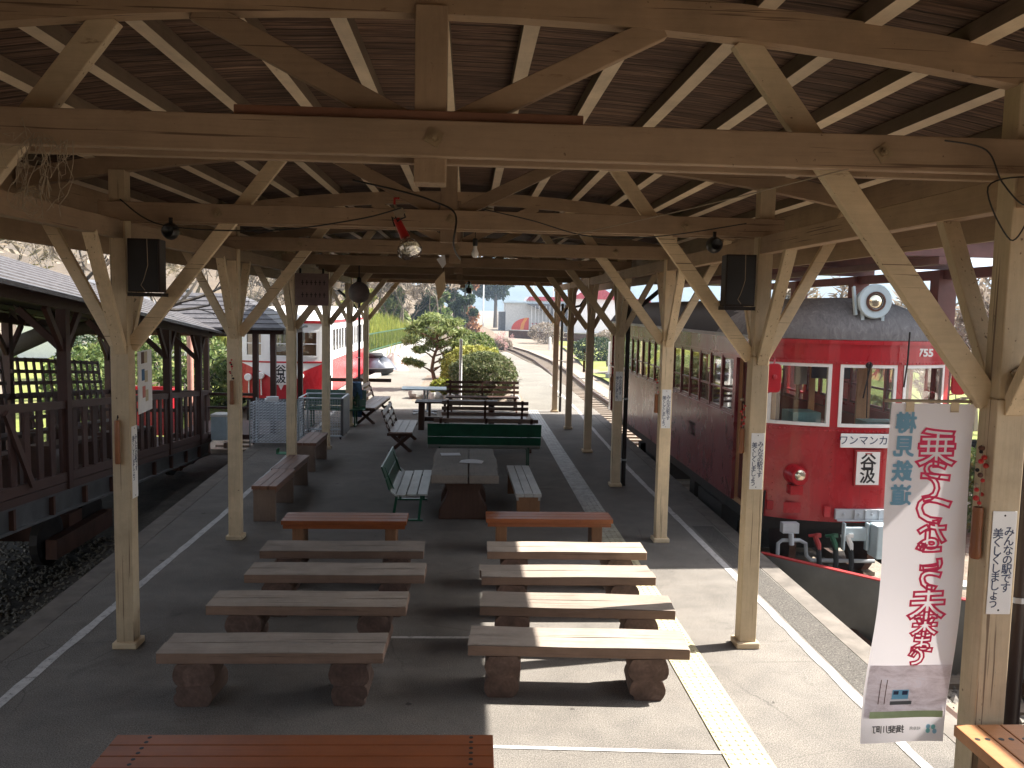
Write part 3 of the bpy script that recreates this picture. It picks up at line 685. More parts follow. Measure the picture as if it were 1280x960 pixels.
for i, (a, c) in enumerate(WIN):
    f = MB(); w = .042
    def fb(x0, x1, z0, z1, mb=f): nose(mb, x0, x1, z0, z1, .05, 6, .012)
    fb(a, c, WZ0, WZ0+w); fb(a, c, WZ1-w, WZ1); fb(a, a+w, WZ0+w, WZ1-w); fb(c-w, c, WZ0+w, WZ1-w)
    fo = tpart('front_window', f, M['white'])
    tpart('pane', nose(MB(), a+w, c-w, WZ0+w, WZ1-w, .006, 6, -.015), M['glass'], fo)
# lamp on the roof
lx, lz = 5.13, 3.175
h = tpart('headlight', MB().lathe([(.05, .22), (.15, .20), (.17, .1), (.175, 0), (.215, -.02), (.22, -.05), (.205, -.075), (.12, -.07)], (lx, TY+.08, lz), 'y', 28)
          .box(lx-.15, lx-.11, TY+.06, TY+.10, 2.86, 3.06).box(lx+.11, lx+.15, TY+.06, TY+.10, 2.86, 3.06).bar((lx-.21, TY+.1, 3.0), (lx-.21, TY+.2, 3.36), .03, .05), M['palegrey'], smooth=True)
tpart('bezel', MB().lathe([(.125, -.0), (.125, -.085), (.10, -.09), (.10, -.05)], (lx, TY+.08, lz), 'y', 24), M['rust'], h, smooth=True)
tpart('lens', MB().lathe([(.104, -.055), (.09, -.075), (.05, -.088), (0, -.092)], (lx, TY+.08, lz), 'y', 24), M['lens'], h, smooth=True)
# mirrors, marker lamp, wiper
for x, yy in ((3.87, 10.42), (6.33, 10.5)):
    poly = [(x+.095*math.copysign(abs(math.cos(t))**.5, math.cos(t)), 2.185+.185*math.copysign(abs(math.sin(t))**.4, math.sin(t))) for t in [i*math.pi/12 for i in range(24)]]
    mm = tpart('mirror', MB().prism(poly, yy, yy+.035).lathe([(.03, 0), (.03, -.03), (0, -.035)], (x, yy, 2.2), 'y', 10), M['tramred'], bevel=.006)
    tpart('mirror_bracket', MB().tube([(x, yy+.04, 2.36), (x+(.1 if x > TC else .06)*-1+.1, yy+.1, 2.42), (x+(-.05 if x > TC else .08), yy+.25, 2.42)], .01, 6).tube([(x, yy+.04, 2.02), (x, yy+.2, 1.98)], .01, 6), M['tramred'], mm)
mk = tpart('marker_lamp', MB().lathe([(.13, .06), (.13, .0), (.115, -.03), (.115, -.17), (.105, -.19), (.07, -.19)], (4.25, arc(4.25)-.04, .93), 'y', 20).box(4.17, 4.33, arc(4.25)-.14, arc(4.25), .68, .8), M['tramred'], smooth=True)
tpart('lens', MB().lathe([(.075, -.185), (.05, -.215), (0, -.225)], (4.25, arc(4.25)-.04, .95), 'y', 16), M['lens'], mk, smooth=True)
tpart('wiper', MB().tube([(5.56, TY-.06, 2.80), (5.56, TY-.05, 2.42), (5.53, TY-.05, 2.1)], .011, 6).tube([(5.10, TY-.03, 2.40), (5.02, TY-.03, 1.95)], .009, 6).tube([(5.06, TY-.03, 2.40), (5.08, TY-.03, 1.7)], .007, 6).lathe([(.045, 0), (.045, -.02), (0, -.025)], (5.08, TY-.005, 2.37), 'y', 10), M['iron'])
# boards with their writing
bd = tpart('route_board', MB().box(4.755, 5.475, TY-.045, TY-.025, 1.315, 1.495), M['white'], bevel=.004)
tpart('lettering', place(letters('ワンマンカー', .13, .0005), (5.115, TY-.047, 1.405)), M['ink'], bd)
bd = tpart('destination_board', MB().box(4.955, 5.295, TY-.05, TY-.012, .82, 1.285), M['redstrip'], bevel=.004)
tpart('board_face', MB().box(4.975, 5.275, TY-.056, TY-.0495, .84, 1.265), M['white'], bd)
tpart('lettering', place(letters('谷\n汲', .215, .004, .82), (5.125, TY-.0575, 1.035)), M['inkblack'], bd)
tpart('board_clip', MB().box(5.08, 5.17, TY-.058, TY-.05, 1.235, 1.25), M['redstrip'], bd)
nm = tpart('fleet_number', place(letters('755', .135, .005, 1), (5.88, arc(5.88)-.028, 2.53)), M['white'])
nm = letters('755', .3, .006, 1); nm.v = [(z_, -x_, y_) for x_, z_, y_ in nm.v]
nm.v = [(X0-.004, 13.95-0+v[1], 1.02+v[2]) for v in nm.v]
tpart('fleet_number', nm, M['yellowpaint'])
# things hung on the lower front
tpart('rail_bracket', MB().box(4.74, 5.9, TY-.05, TY-.002, .385, .515).box(4.76, 5.9, TY-.07, TY-.051, .365, .385).box(4.98, 5.0, TY-.07, TY-.051, .39, .51).box(5.12, 5.14, TY-.07, TY-.051, .39, .51).box(5.3, 5.32, TY-.07, TY-.051, .39, .51)
      .lathe([(.02, -.05), (.02, -.07), (0, -.072)], (4.85, TY, .45), 'y', 8).lathe([(.02, -.05), (.02, -.07), (0, -.072)], (5.05, TY, .45), 'y', 8).lathe([(.02, -.05), (.02, -.07), (0, -.072)], (5.22, TY, .45), 'y', 8), M['greypaint'])
tpart('step_plate', MB().box(4.12, 4.45, arc(4.2)-.06, arc(4.3)-.02, .42, .56), M['tramred'], bevel=.005); tpart('bracket', MB().box(4.6, 4.68, TY-.03, TY, .41, .55), M['tramred']); tpart('bracket', MB().box(3.96, 4.04, arc(4)-.03, arc(4), .43, .55), M['tramred'])
cp = tpart('coupler', MB().box(5.17, 5.62, TY-.32, TY-.06, -.06, .36).box(4.84, 5.16, TY-.12, TY-.06, .12, .3).box(4.82, 4.85, TY-.14, TY-.06, .0, .36).box(5.12, 5.16, TY-.14, TY-.06, .0, .36), M['palegrey'], bevel=.02)
tpart('air_pipe', MB().tube([(4.02, TY-.02, -.25), (4.02, TY-.02, .06), (4.07, TY-.02, .1), (4.3, TY-.02, .1), (4.38, TY-.02, .06), (4.4, TY-.02, -.1), (4.46, TY-.02, -.16), (5.3, TY-.02, -.17)], .026, 8).box(4.06, 4.27, TY-.06, TY+.05, .2, .33).tube([(4.17, TY-.05, .2), (4.18, TY-.06, .05)], .035, 8), M['greypaint'], smooth=True)
for x, c in ((4.50, 'redstrip'), (4.72, 'green'), (4.92, 'white')):
    hs = tpart('brake_hose', MB().tube([(x-.03, TY-.1, .12), (x+.01, TY-.13, .0), (x+.02, TY-.14, -.16), (x-.0, TY-.12, -.42)], [.03, .034, .034, .03], 8), M['rubber'], smooth=True)
    tpart('hose_cock', MB().tube([(x-.10, TY-.06, .17), (x-.04, TY-.1, .19), (x, TY-.12, .08), (x+.01, TY-.13, .0)], [.02, .035, .04, .03], 8).box(x-.03, x+.03, TY-.14, TY-.1, .17, .22), M[c], hs, smooth=True)
tpart('hand_rail', MB().tube([(3.93, arc(3.93)-.05, .68), (3.92, arc(3.93)-.06, .62), (3.88, arc(3.93)-.06, -.35)], .016, 6), M['iron'])
u = MB(); u.box(X0+.1, X1-.1, 10.9, TEND-.1, .12, .328).box(X0+.05, X0+.9, 12.3, 13.6, -.45, .12).box(X0+.1, X0+.8, 16.7, 18, -.4, .12).box(X0+.15, X0+.5, 14.2, 14.5, -.2, .3)
tpart('underframe', u, M['iron'])
for yy in (12.3, 19.6):
    bg_ = tpart('bogie', MB().box(X0+.15, X0+.3, yy-.95, yy+.95, -.62, -.35).box(X1-.3, X1-.15, yy-.95, yy+.95, -.62, -.35).box(X0+.3, X1-.3, yy-.15, yy+.15, -.5, -.1), M['iron'])
    for dy in (-.7, .7):
        for sx in (-.56, .56): tpart('wheel', MB().lathe([(.4, -.05), (.4, .05), (.34, .06), (.08, .06), (.08, .1)], (TC+sx, yy+dy, GZ+.25+.4), 'x', 20), M['rust'], bg_)
# inside
tpart('floor_boards', MB().box(X0+.06, X1-.06, 10.92, TEND-.06, .30, .36), M['interior'])
tpart('cab_partition', MB().box(X0+.06, 4.35, 11.78, 11.82, .36, 1.5).box(X0+.06, X0+.2, 11.78, 11.82, 1.5, 2.5).box(4.28, 4.42, 11.78, 11.82, .36, 2.5).box(4.9, 4.98, 11.78, 11.82, .36, 2.5).box(5.6, X1-.06, 11.78, 11.82, .36, 1.3).box(5.6, 5.8, 11.78, 11.82, 1.3, 2.5).box(X0+.06, X1-.06, 11.77, 11.83, 2.4, 2.62), M['interior'])
tpart('console', MB().box(4.25, 4.62, 10.7, 11.1, .4, 1.72).box(5.2, 5.7, 10.6, 10.95, .4, 1.62), M['teal'])
tpart('meter_box', MB().box(4.66, 4.82, 11.7, 11.77, 2.0, 2.3), M['greypaint'])
tpart('bench_seat', MB().box(X0+.08, X0+.55, 12.2, 21.2, .36, .85).box(X0+.08, X0+.2, 12.2, 21.2, .85, 1.4).box(X1-.55, X1-.08, 12.2, 21.2, .36, .85).box(X1-.2, X1-.08, 12.2, 21.2, .85, 1.4), M['seatplush'])
tpart('cab_curtain', MB().box(4.85, 5.4, 11.6, 11.63, 2.1, 2.35), M['ink'])
tpart('ceiling_lining', MB().box(X0+.06, X1-.06, 11.1, TEND-.06, 2.60, 2.63), M['cream_x'])

# grey barrier with a red cap across the track in front of the tram
br = thing('track_barrier', 'grey concrete barrier wall with a red cap slanting across the track before the red tram', 'barrier', (3.74, 10.22, GZ))
b = MB()
P0, P1 = Vector((0, 0, 0)), Vector((2.6, -2.72, 0))
b.bar(P0+Vector((0, 0, .42)), P1+Vector((0, 0, .42)), .07, .92); part('wall', b, M['greyconcrete'], br)
b = MB(); b.bar(P0+Vector((0, 0, .888)), P1+Vector((0, 0, .888)), .076, .016); part('cap', b, M['redstrip'], br)
tag(part('plank', MB().box(5.02, 6.2, 9.62, 9.85, -.28, -.24).box(5.1, 6.2, 9.0, 9.2, -.42, -.38), M['silver_y']), 'pale timber boards lying behind the red-capped barrier under the tram coupler', 'boards')

# shed over the right track
sh = thing('train_shed', 'red brown steel shed roof over the red tram with columns on its far side', 'shed', (5.6, 10, GZ))
def sp(mb): mb.v = [(x-5.6, y-10, z-GZ) for x, y, z in mb.v]; return mb
part('roof', sp(MB().prism([(3.95, 3.98), (8.0, 3.98), (8.0, 4.06), (5.7, 4.5), (3.95, 4.06)], 10.35, 24.6)), M['sheddark'], sh)
for y in (10.5, 13.4, 16.4, 19.4, 22.4, 24.4):
    part('cross_beam', sp(MB().box(3.97, 7.98, y-.06, y+.06, 3.76, 3.975)), M['shedbrown'], sh)
    part('column', sp(MB().box(7.55, 7.85, y-.13, y+.13, GZ-.05, 3.75)), M['shedbrown'], sh)
part('long_beam', sp(MB().box(7.62, 7.78, 10.4, 24.5, 3.6, 3.755).box(5.9, 6.0, 10.4, 24.5, 3.66, 3.755).box(4.0, 4.1, 10.4, 24.5, 3.64, 3.755)), M['shedbrown'], sh)

# ------------------------------------------------------------------ left tram (red and white)
LX0, LX1, LY = -6.62, -4.28, 24.9
lt = thing('tram_car', 'red and white tram with a white roof standing beyond the wooden wagon on the left', 'tram', (-5.45, LY, GZ))
def lp(name, mb, mat, parent=None, **k):
    mb.v = [(x+5.45, y-LY, z-GZ) for x, y, z in mb.v]; return part(name, mb, mat, parent or lt, **k)
LE = LY+11.5; lc = (LX0+LX1)/2
larc = lambda x: LY+.22*abs((x-lc)/1.17)**2
def lnose(mb, x0, x1, z0, z1, o=0, n=8, t=.05, f0=None, f1=None):
    for i in range(n):
        a = x0+(x1-x0)*i/n; c = x0+(x1-x0)*(i+1)/n
        ya, yc = larc(a)-o, larc(c)-o
        za0, zc0 = (f0(a), f0(c)) if f0 else (z0, z0); za1, zc1 = (f1(a), f1(c)) if f1 else (z1, z1)
        mb.add([(a, ya, za0), (c, yc, zc0), (c, yc, zc1), (a, ya, za1), (a, ya+t, za0), (c, yc+t, zc0), (c, yc+t, zc1), (a, ya+t, za1)], [(0, 1, 2, 3), (5, 4, 7, 6), (3, 2, 6, 7), (1, 0, 4, 5)])
    return mb
vz = lambda x: .45+.78*abs((x-lc)/1.17)**.55          # white dips to a point at the centre
lp('lower_panel', lnose(MB(), LX0, LX1, .2, 1, n=24, f1=vz).box(LX0, LX0+.05, LY+.22, LE, .2, 1.22).box(LX1-.05, LX1, LY+.22, LE, .2, 1.22), M['tramred2'])
LW = [(-6.52, -5.98), (-5.82, -5.10), (-4.94, -4.40)]
b = lnose(MB(), LX0, LX1, 1, 1.42, n=24, f0=vz); lnose(b, LX0, LX1, 2.2, 2.42, n=16)
for a, c in ((LX0, -6.52), (-5.98, -5.82), (-5.10, -4.94), (-4.40, LX1)): lnose(b, a, c, 1.42, 2.2, n=3)
lwn = [(LY+.9+.62*i, LY+.9+.62*i+.47) for i in range(2, 15)]
for X in (LX0, LX1-.05):
    pos = LY+.22
    for a, c in lwn: b.box(X, X+.05, pos, a, 1.22, 2.42).box(X, X+.05, a, c, 1.22, 1.5).box(X, X+.05, a, c, 2.2, 2.42); pos = c
    b.box(X, X+.05, pos, LE, 1.22, 2.42)
b.box(LX0+.05, LX1-.05, LE-.05, LE, .2, 2.42)
lp('upper_panel', b, M['whitetram'])
lp('red_band', lnose(MB(), LX0, LX1, 1.25, 1.30, .012, 20).box(LX1-.002, LX1+.01, LY+.22, LE, 1.215, 1.25), M['tramred2'])
lp('gutter', lnose(MB(), LX0-.03, LX1+.03, 2.42, 2.50, .03, 20).box(LX1-.02, LX1+.04, LY+.22, LE, 2.42, 2.50).box(LX0-.04, LX0+.02, LY+.22, LE, 2.42, 2.50), M['tramred2'])
def lroof(u, v):
    x = lc+(v-.5)*2.44; y0 = larc(max(LX0, min(LX1, x)))-.03; hs = .42*max(0, 1-abs(2*v-1)**2.4)**.7
    d = (LE-y0)*u**2; k = min(1, d/.9); return (x, y0+d, 2.50+hs*math.sqrt(max(0, 1-(1-k)**2)))
lp('roof', MB().grid(24, 20, lroof), M['whitetram'], smooth=True)
for a, c in LW:
    f = MB(); w = .05
    lnose(f, a, c, 1.42, 1.42+w, .012, 4); lnose(f, a, c, 2.2-w, 2.2, .012, 4); lnose(f, a, a+w, 1.42+w, 2.2-w, .012, 2); lnose(f, c-w, c, 1.42+w, 2.2-w, .012, 2); lnose(f, a+w, c-w, 1.80, 1.83, .006, 4)
    fo = lp('front_window', f, M['whitetram']); lp('pane', lnose(MB(), a+w, c-w, 1.42+w, 2.2-w, -.015, 4, .006), M['glass'], fo)
for X in (LX1-.03, LX0+.02):
    for a, c in lwn: lp('side_window', MB().box(X, X+.006, a, c, 1.5, 2.2).box(X-.004, X+.014, a, c, 1.83, 1.86), M['glass'])
lp('door', MB().box(LX1-.03, LX1+.012, LY+1.1, LY+1.95, .25, 2.3), M['whitetram'], bevel=.01)
for x, z in ((-6.02, .78), (-6.4, .72), (-4.88, .78)):
    hl_ = lp('headlight', MB().lathe([(.04, .05), (.10, .0), (.11, -.1), (.09, -.13), (.03, -.125)], (x, larc(x)-.06, z+.1), 'y', 16).tube([(x, larc(x)-.06, z), (x, larc(x)-.05, .3)], .02, 6), M['white'], smooth=True)
bd = lp('destination_board', MB().box(-5.66, -5.22, LY-.06, LY-.01, .62, 1.24), M['white'])
lp('lettering', place(letters('谷\n汲', .3, .006, .85), (-5.44, LY-.064, .91)), M['inkblack'], bd)
lp('underframe', MB().box(LX0+.1, LX1-.1, LY+.3, LE-.1, -.5, .2), M['iron'])
lp('interior_wall', MB().box(LX0+.06, LX1-.06, LY+1.3, LY+1.33, .3, 1.5).box(LX0+.06, -5.9, LY+1.3, LY+1.33, 1.5, 2.4).box(-5.0, LX1-.06, LY+1.3, LY+1.33, 1.5, 2.4), M['interior'])
lp('seat_row', MB().box(LX0+.08, LX0+.5, LY+1.5, LE-.3, .2, 1.3).box(LX1-.5, LX1-.08, LY+2.2, LE-.3, .2, 1.3), M['interior'])

# ------------------------------------------------------------------ log benches
def log_mb(length, hw, hh, seed, flat_bottom=False):
    rg = random.Random(seed); n = 26; mb = MB(); ph = [rg.uniform(0, 6) for _ in range(4)]; o = 0
    rings = []
    for k, t in enumerate((-.5, -.47, -.2, .1, .47, .5)):
        e = .975 if k in (0, 5) else 1
        ring = []
        for j in range(n):
            a = 2*math.pi*j/n; r = hw*e*(1+.03*math.sin(2*a+ph[0]+t)+.02*math.sin(3*a+ph[1])+.012*math.sin(7*a+ph[2]+3*t))
            if abs(a-ph[3] % 6.28) < .14: r *= .86
            ring.append((r*math.cos(a), t*length, max(-hh, min(hh, r*.92*math.sin(a)))))
        rings.append(ring)
    for ring in rings: mb.v += ring
    for k in range(5):
        for j in range(n):
            a0 = k*n+j; a1 = k*n+(j+1) % n; mb.f.append((a0, a0+n, a1+n, a1)); mb.m.append(0)
    mb.f.append(tuple(range(n))); mb.m.append(1); mb.f.append(tuple(5*n+j for j in reversed(range(n)))); mb.m.append(1)
    return mb
def log_bench(length, lx, label, loc, rz, seed):
    t = thing('log_bench', label, 'bench', loc, rz, 'log benches facing the stage in two columns')
    h = length/2
    rg = random.Random(seed)
    s = MB(); e = [rg.uniform(-.008, .008) for _ in range(4)]
    for (ya, yb, k) in ((-.20, -.003, 0), (.005, .19, 1)):
        n = 12
        s.grid(n, 1, lambda u, v: (-h+e[k]+u*(length), ya+(yb-ya)*v, .42+.0025*math.sin(u*9+seed+k)))
        s.box(-h+e[k], h+e[k+2], ya, yb, .335, .4165)
    s.m = [0 if abs(s.v[f[0]][2]-s.v[f[2]][2]) < .02 and s.v[f[0]][2] > .4 else 1 for f in s.f]; part('seat', s, [M['seat_grey'], M['seat_edge']], t, .006)
    for k, x in enumerate(lx):
        part('log', log_mb(.37, .140+rg.uniform(-.006, .01), .084, seed*7+k), [M['logside'], M['endgrain']], t, loc=(x, -.005, .085), rot=(0, rg.uniform(-.05, .05), rg.uniform(-.05, .05)))
        part('log', log_mb(.39, .148+rg.uniform(-.008, .008), .084, seed*11+k), [M['logside'], M['endgrain']], t, loc=(x+rg.uniform(-.01, .01), -.01, .251), rot=(0, rg.uniform(-.05, .05), rg.uniform(-.05, .05)))
    return t
OR = ['front', 'second', 'third', 'fourth']
LB = [(1.66, (-.565, .575), (-1.42, 6.31), 0), (1.70, (-.545, .56), (-1.34, 7.29), -.012), (1.71, (-.56, .56), (-1.24, 8.14), .0), (1.71, (-.56, .56), (-1.29, 8.93), .01)]
RB = [(1.70, (-.585, .54), (.90, 6.41), -.055), (1.69, (-.56, .55), (1.0, 7.25), -.06), (1.70, (-.55, .55), (1.01, 8.1), .0), (1.71, (-.55, .55), (1.1, 8.94), -.01)]
LBL = ['grey plank bench on stacked logs, all in shade, nearest the wide red slatted bench',
       'grey plank bench on stacked logs in shade, second up the left column',
       'grey plank bench on stacked logs in shade, third up the left column',
       'grey plank bench on stacked logs in shade, just before the left orange bench']
RBL = ['sunlit plank bench on cracked stacked logs, nearest the tactile dots and the photographer',
       'sunlit plank bench on stacked logs, second up the right column with a diagonal shadow',
       'sunlit plank bench on stacked logs, third up the right column',
       'sunlit plank bench on stacked logs, just before the right orange bench']
for i, (ln_, lx_, (x, y), rz) in enumerate(LB): log_bench(ln_, lx_, LBL[i], (x, y, 0), rz, 3+i)
for i, (ln_, lx_, (x, y), rz) in enumerate(RB): log_bench(ln_, lx_, RBL[i], (x, y, 0), rz, 13+i)

# ------------------------------------------------------------------ slatted benches without backs (planks along local x)
def slat_seat(L_, D, n, h, t=.04, gap=.006, z=None):
    s = MB(); w = (D-gap*(n-1))/n
    for i in range(n): y = -D/2+i*(w+gap); s.box(-L_/2, L_/2, y, y+w, h-t, h)
    return s
def slat_bench(label, loc, rz, L_, D, n, h, mat, legmat, leg='panel', inset=.13, plugs=False, group=None, cat='bench', notch=False, seam=False):
    t = thing('slatted_bench', label, cat, loc, rz, group)
    s = part('seat', slat_seat(L_, D, n, h, .05), mat, t, .004)
    part('apron', MB().box(-L_/2+.02, L_/2-.02, -D/2+.015, -D/2+.045, h-.10, h-.052).box(-L_/2+.02, L_/2-.02, D/2-.045, D/2-.015, h-.10, h-.052), mat, t)
    for x in (-L_/2+inset, L_/2-inset):
        if leg == 'panel':
            b = MB()
            if notch: b.prism([(-D/2+.02, 0), (-.06, 0), (-.045, .035), (.045, .035), (.06, 0), (D/2-.02, 0), (D/2-.02, h-.052), (-D/2+.02, h-.052)], x-.035, x+.035, 'yz')
            else: b.box(x-.035, x+.035, -D/2+.02, D/2-.02, 0, h-.052)
            part('leg', b, legmat, t, .006)
        else:
            part('leg', MB().box(x-.065, x+.065, -D/2+.03, D/2-.05, 0, h-.052), legmat, t, .008)
    if plugs:
        w = D/n
        for x in (-L_/2+.2, L_/2-.13):
            b = MB()
            for i in range(n):
                for dy in (.28, .72): b.lathe([(.013, 0), (.012, .0012), (0, .0015)], (x, -D/2+w*(i+dy), h), 'z', 10)
            part('screw_holes', b, M['inkblack'], t)
    return t
slat_bench('orange slatted bench in shade behind the left column of log benches', (-1.43, 10.06, 0), .01, 1.47, .42, 3, .45, M['orange_x'], M['legwood'], 'post', .19, group='orange slatted benches')
slat_bench('orange slatted bench behind the right column of log benches, its end over the tactile strip', (1.03, 10.2, 0), 0, 1.55, .38, 3, .45, M['orange_x'], M['legwood'], 'post', .19, group='orange slatted benches')
slat_bench('wide red brown slatted bench with screw holes closest to the photographer', (-.92, 4.61, 0), -.012, 2.21, .48, 4, .45, M['orange_x'], M['legwood'], 'panel', .2, True, group='orange slatted benches')
t = thing('slatted_table', 'tall orange slatted table corner beside the post with the hanging banner', 'table', (2.86, 3.05, 0), R(90))
part('table_top', slat_seat(1.40, 1.02, 9, 1.06, .055), M['orange_pale_y'], t, .004)
b = MB()
for i in range(9):
    for dx in (.56,): b.lathe([(.013, 0), (.012, .0012), (0, .0015)], (dx, -.51+.1135*(i+.3), 1.06), 'z', 10).lathe([(.013, 0), (.012, .0012), (0, .0015)], (dx, -.51+.1135*(i+.72), 1.06), 'z', 10)
part('screw_holes', b, M['inkblack'], t)
for x in (-.6, .6): part('leg', MB().box(x-.04, x+.04, -.42, .42, 0, 1.004), M['legwood'], t, .006)
slat_bench('brown slatted side bench under the left posts, nearer of the pair set end to end', (-2.75, 12.12, 0), R(90)-.01, 1.22, .34, 3, .5, M['brown_side'], M['leggrey'], 'panel', .05, group='side benches along the left posts')
slat_bench('brown slatted side bench under the left posts, farther of the pair set end to end', (-2.77, 13.36, 0), R(90)-.02, 1.22, .33, 3, .5, M['brown_side'], M['leggrey'], 'panel', .05, group='side benches along the left posts')
slat_bench('brown slatted side bench showing only its end panel behind the third left post', (-2.86, 15.7, 0), R(90), 1.3, .36, 3, .52, M['brown_side'], M['leggrey'], 'panel', .03, group='side benches along the left posts')
slat_bench('low bench with bleached plank top right of the thick timber table', (.855, 12.45, 0), R(90)+.015, 2.1, .36, 3, .45, M['silver_y'] if False else wood('bleached plank x', (.42, .41, .39), 'x', .45, .25, 1, (.16, .13, .11), .45), M['legwood'], 'panel', .06, notch=True)

# thick timber table with papers
t = thing('timber_table', 'thick grey timber slab table on hourglass pedestals', 'table', (-.03, 12.4, 0))
b = MB(); rg = random.Random(4)
for a, c in ((-.44, .06), (.075, .46)):
    n = 10; pts = []
    for i in range(n+1): pts.append((a-(.03*rg.random() if a < 0 else 0), -1.1+2.2*i/n))
    for i in range(n+1): pts.append((c+(.035*rg.random() if c > .2 else 0), 1.1-2.2*i/n))
    b.prism(pts, .60, .72, 'xy')
part('table_top', b, M['greywood_y'], t, .018)
for y in (-.52, .55):
    prof = [(.35, 0), (.34, .14), (.25, .3), (.22, .4), (.27, .52), (.31, .598)]
    b = MB(); b.prism(prof+[(-x, z) for x, z in reversed(prof)], y-.16, y+.16, 'xz'); part('pedestal', b, M['pedestal'], t, .02)
for (x0, y0, w, d, rz, lb) in ((-.24, 12.9, .30, .22, .1, 'flat white paper sheet on the back of the timber table'), (.08, 12.28, .34, .2, -.15, 'curled white leaflet across the gap in the timber table')):
    b = MB(); b.grid(8, 4, lambda u, v: ((u-.5)*w, (v-.5)*d, .012+(.02*math.sin(u*3.1)*v if w > .31 else .001*u))); b.grid(8, 4, lambda u, v: ((.5-u)*w, (v-.5)*d, .009+(.02*math.sin((1-u)*3.1)*v if w > .31 else .001*(1-u))))
    o = part('paper_sheet', b, M['paper'], loc=(x0, y0, .716), rot=(0, 0, rz)); tag(o, lb, 'paper')

# ------------------------------------------------------------------ green benches: curved seat, slats, board back (facing local -y)
def green_bench(label, loc, rz, L_, back_top=.8, worn=True):
    t = thing('green_bench', label, 'bench', loc, rz, 'green benches')
    st_ = M['bleached_x'] if worn else M['green']
    s = MB()
    for (y, z, w, tilt) in ((-.24, .43, .135, 0), (-.09, .425, .13, 0), (.055, .415, .13, .02), (.16, .445, .09, .7)):
        c, q = math.cos(tilt)*w/2, math.sin(tilt)*w/2
        s.add([(-L_/2, y-c, z-q), (L_/2, y-c, z-q), (L_/2, y+c, z+q), (-L_/2, y+c, z+q), (-L_/2, y-c, z-q-.025), (L_/2, y-c, z-q-.025), (L_/2, y+c, z+q-.025), (-L_/2, y+c, z+q-.025)],
              [(0, 1, 2, 3), (7, 6, 5, 4), (0, 4, 5, 1), (1, 5, 6, 2), (2, 6, 7, 3), (3, 7, 4, 0)])
    part('seat', s, st_, t, .004)
    b = MB()
    for z0, z1, y0, y1 in ((.475, .63, .20, .25), (.638, back_top, .253, .31)):
        b.add([(-L_/2, y0, z0), (L_/2, y0, z0), (L_/2, y1, z1), (-L_/2, y1, z1), (-L_/2, y0+.022, z0), (L_/2, y0+.022, z0), (L_/2, y1+.022, z1), (-L_/2, y1+.022, z1)],
              [(0, 1, 2, 3), (7, 6, 5, 4), (0, 4, 5, 1), (1, 5, 6, 2), (2, 6, 7, 3), (3, 7, 4, 0)])
    part('backrest', b, M['green'], t, .004)
    for x in (-L_/2+.22, L_/2-.22):
        part('leg', MB().bar((x, -.22, .40), (x, -.18, .0), .035, .035).bar((x, .12, .40), (x, .18, 0), .035, .035).bar((x, -.25, .395), (x, .17, .395), .035, .03).bar((x, .15, .40), (x, .30, back_top-.04), .035, .02).bar((x, -.24, .012), (x, .24, .012), .04, .024), M['green'], t)
    return t
M['bleached_x'] = wood('bleached bench slat', (.38, .40, .375), 'x', .4, .3, 1, (.13, .15, .12), .5, spec=.6)
green_bench('green bench with bleached slat seat turned towards the timber table', (-.83, 12.28, 0), R(90), 1.72, .80)
green_bench('dark green bench seen from behind its board back beyond the timber table', (.33, 15.55, 0), R(180), 2.08, .88)
green_bench('dark green bench facing the camera among the left posts near the denim cloth', (-3.28, 20.95, 0), .0, 1.5, .86, False)

# ------------------------------------------------------------------ brown benches with slatted backs on crossed legs (facing local -y)
def brown_bench(label, loc, rz, L_, top='brown_x', rails=3):
    t = thing('brown_bench', label, 'bench', loc, rz, 'brown slat-back benches')
    s = MB()
    for i in range(3): s.box(-L_/2, L_/2, -.27+.16*i, -.27+.16*i+.152, .40, .435)
    part('seat', s, M[top], t, .004)
    for k in range(rails):
        z = .54+.135*k; y = .24+.045*k
        part('back_rail', MB().bar((-L_/2-.02, y, z), (L_/2+.02, y, z), .028, .08, (0, .32, 1)), M[top], t, .003)
    for x in (-L_/2+.12, 0, L_/2-.12):
        part('upright', MB().bar((x, .17, .36), (x, .36, .54+.135*rails-.08), .05, .045), M['brown_z'], t)
        if x: part('leg', MB().bar((x, -.25, .39), (x, .2, .0), .05, .07, (0, 1, 0)).bar((x+.052, .2, .39), (x+.052, -.24, 0), .05, .07, (0, 1, 0)).box(x-.03, x+.03, -.27, .25, .34, .398), M['brown_z'], t)
    part('stretcher', MB().box(-L_/2+.15, L_/2-.15, -.05, .0, .17, .24), M['brown_x'], t)
    return t
M['brown_lit'] = wood('brown plank toned as lit', (.24, .165, .13), 'x', .45, .3, 1, (.36, .31, .29), .5, spec=.5)  # lighter copy of the brown plank, lit look put into the colour
brown_bench('brown bench with pale seat turned towards the green board back', (-1.37, 17.98, 0), R(90)+.0, 1.85, 'brown_lit')
brown_bench('brown slat-back bench by the last left posts, farthest of those turned sideways', (-2.5, 22.5, 0), R(90)-.05, 2.8, 'brown_lit')
brown_bench('brown slat-back bench seen from behind, directly beyond the green board back', (.40, 17.45, 0), R(180), 2.1, 'brown_lit', 2)
brown_bench('brown slat-back bench seen from behind, beside the end of the long dark table', (.42, 19.55, 0), R(180), 1.95, 'brown_lit')
brown_bench('brown slat-back bench facing the camera in front of the round clipped bush', (.44, 24.2, 0), 0, 2.1)
t = thing('long_table', 'long dark brown plank table beside the grey metal table', 'table', (-.25, 20.55, 0))
b = MB()
for i in range(3): b.box(-1.0, 1.0, -.3+.2*i, -.3+.2*i+.19, .66, .70)
part('table_top', b, M['brown_x'], t, .004)
for x in (-.85, .85): part('leg', MB().box(x-.07, x+.07, -.22, .22, 0, .655), M['brown_z'], t, .005)
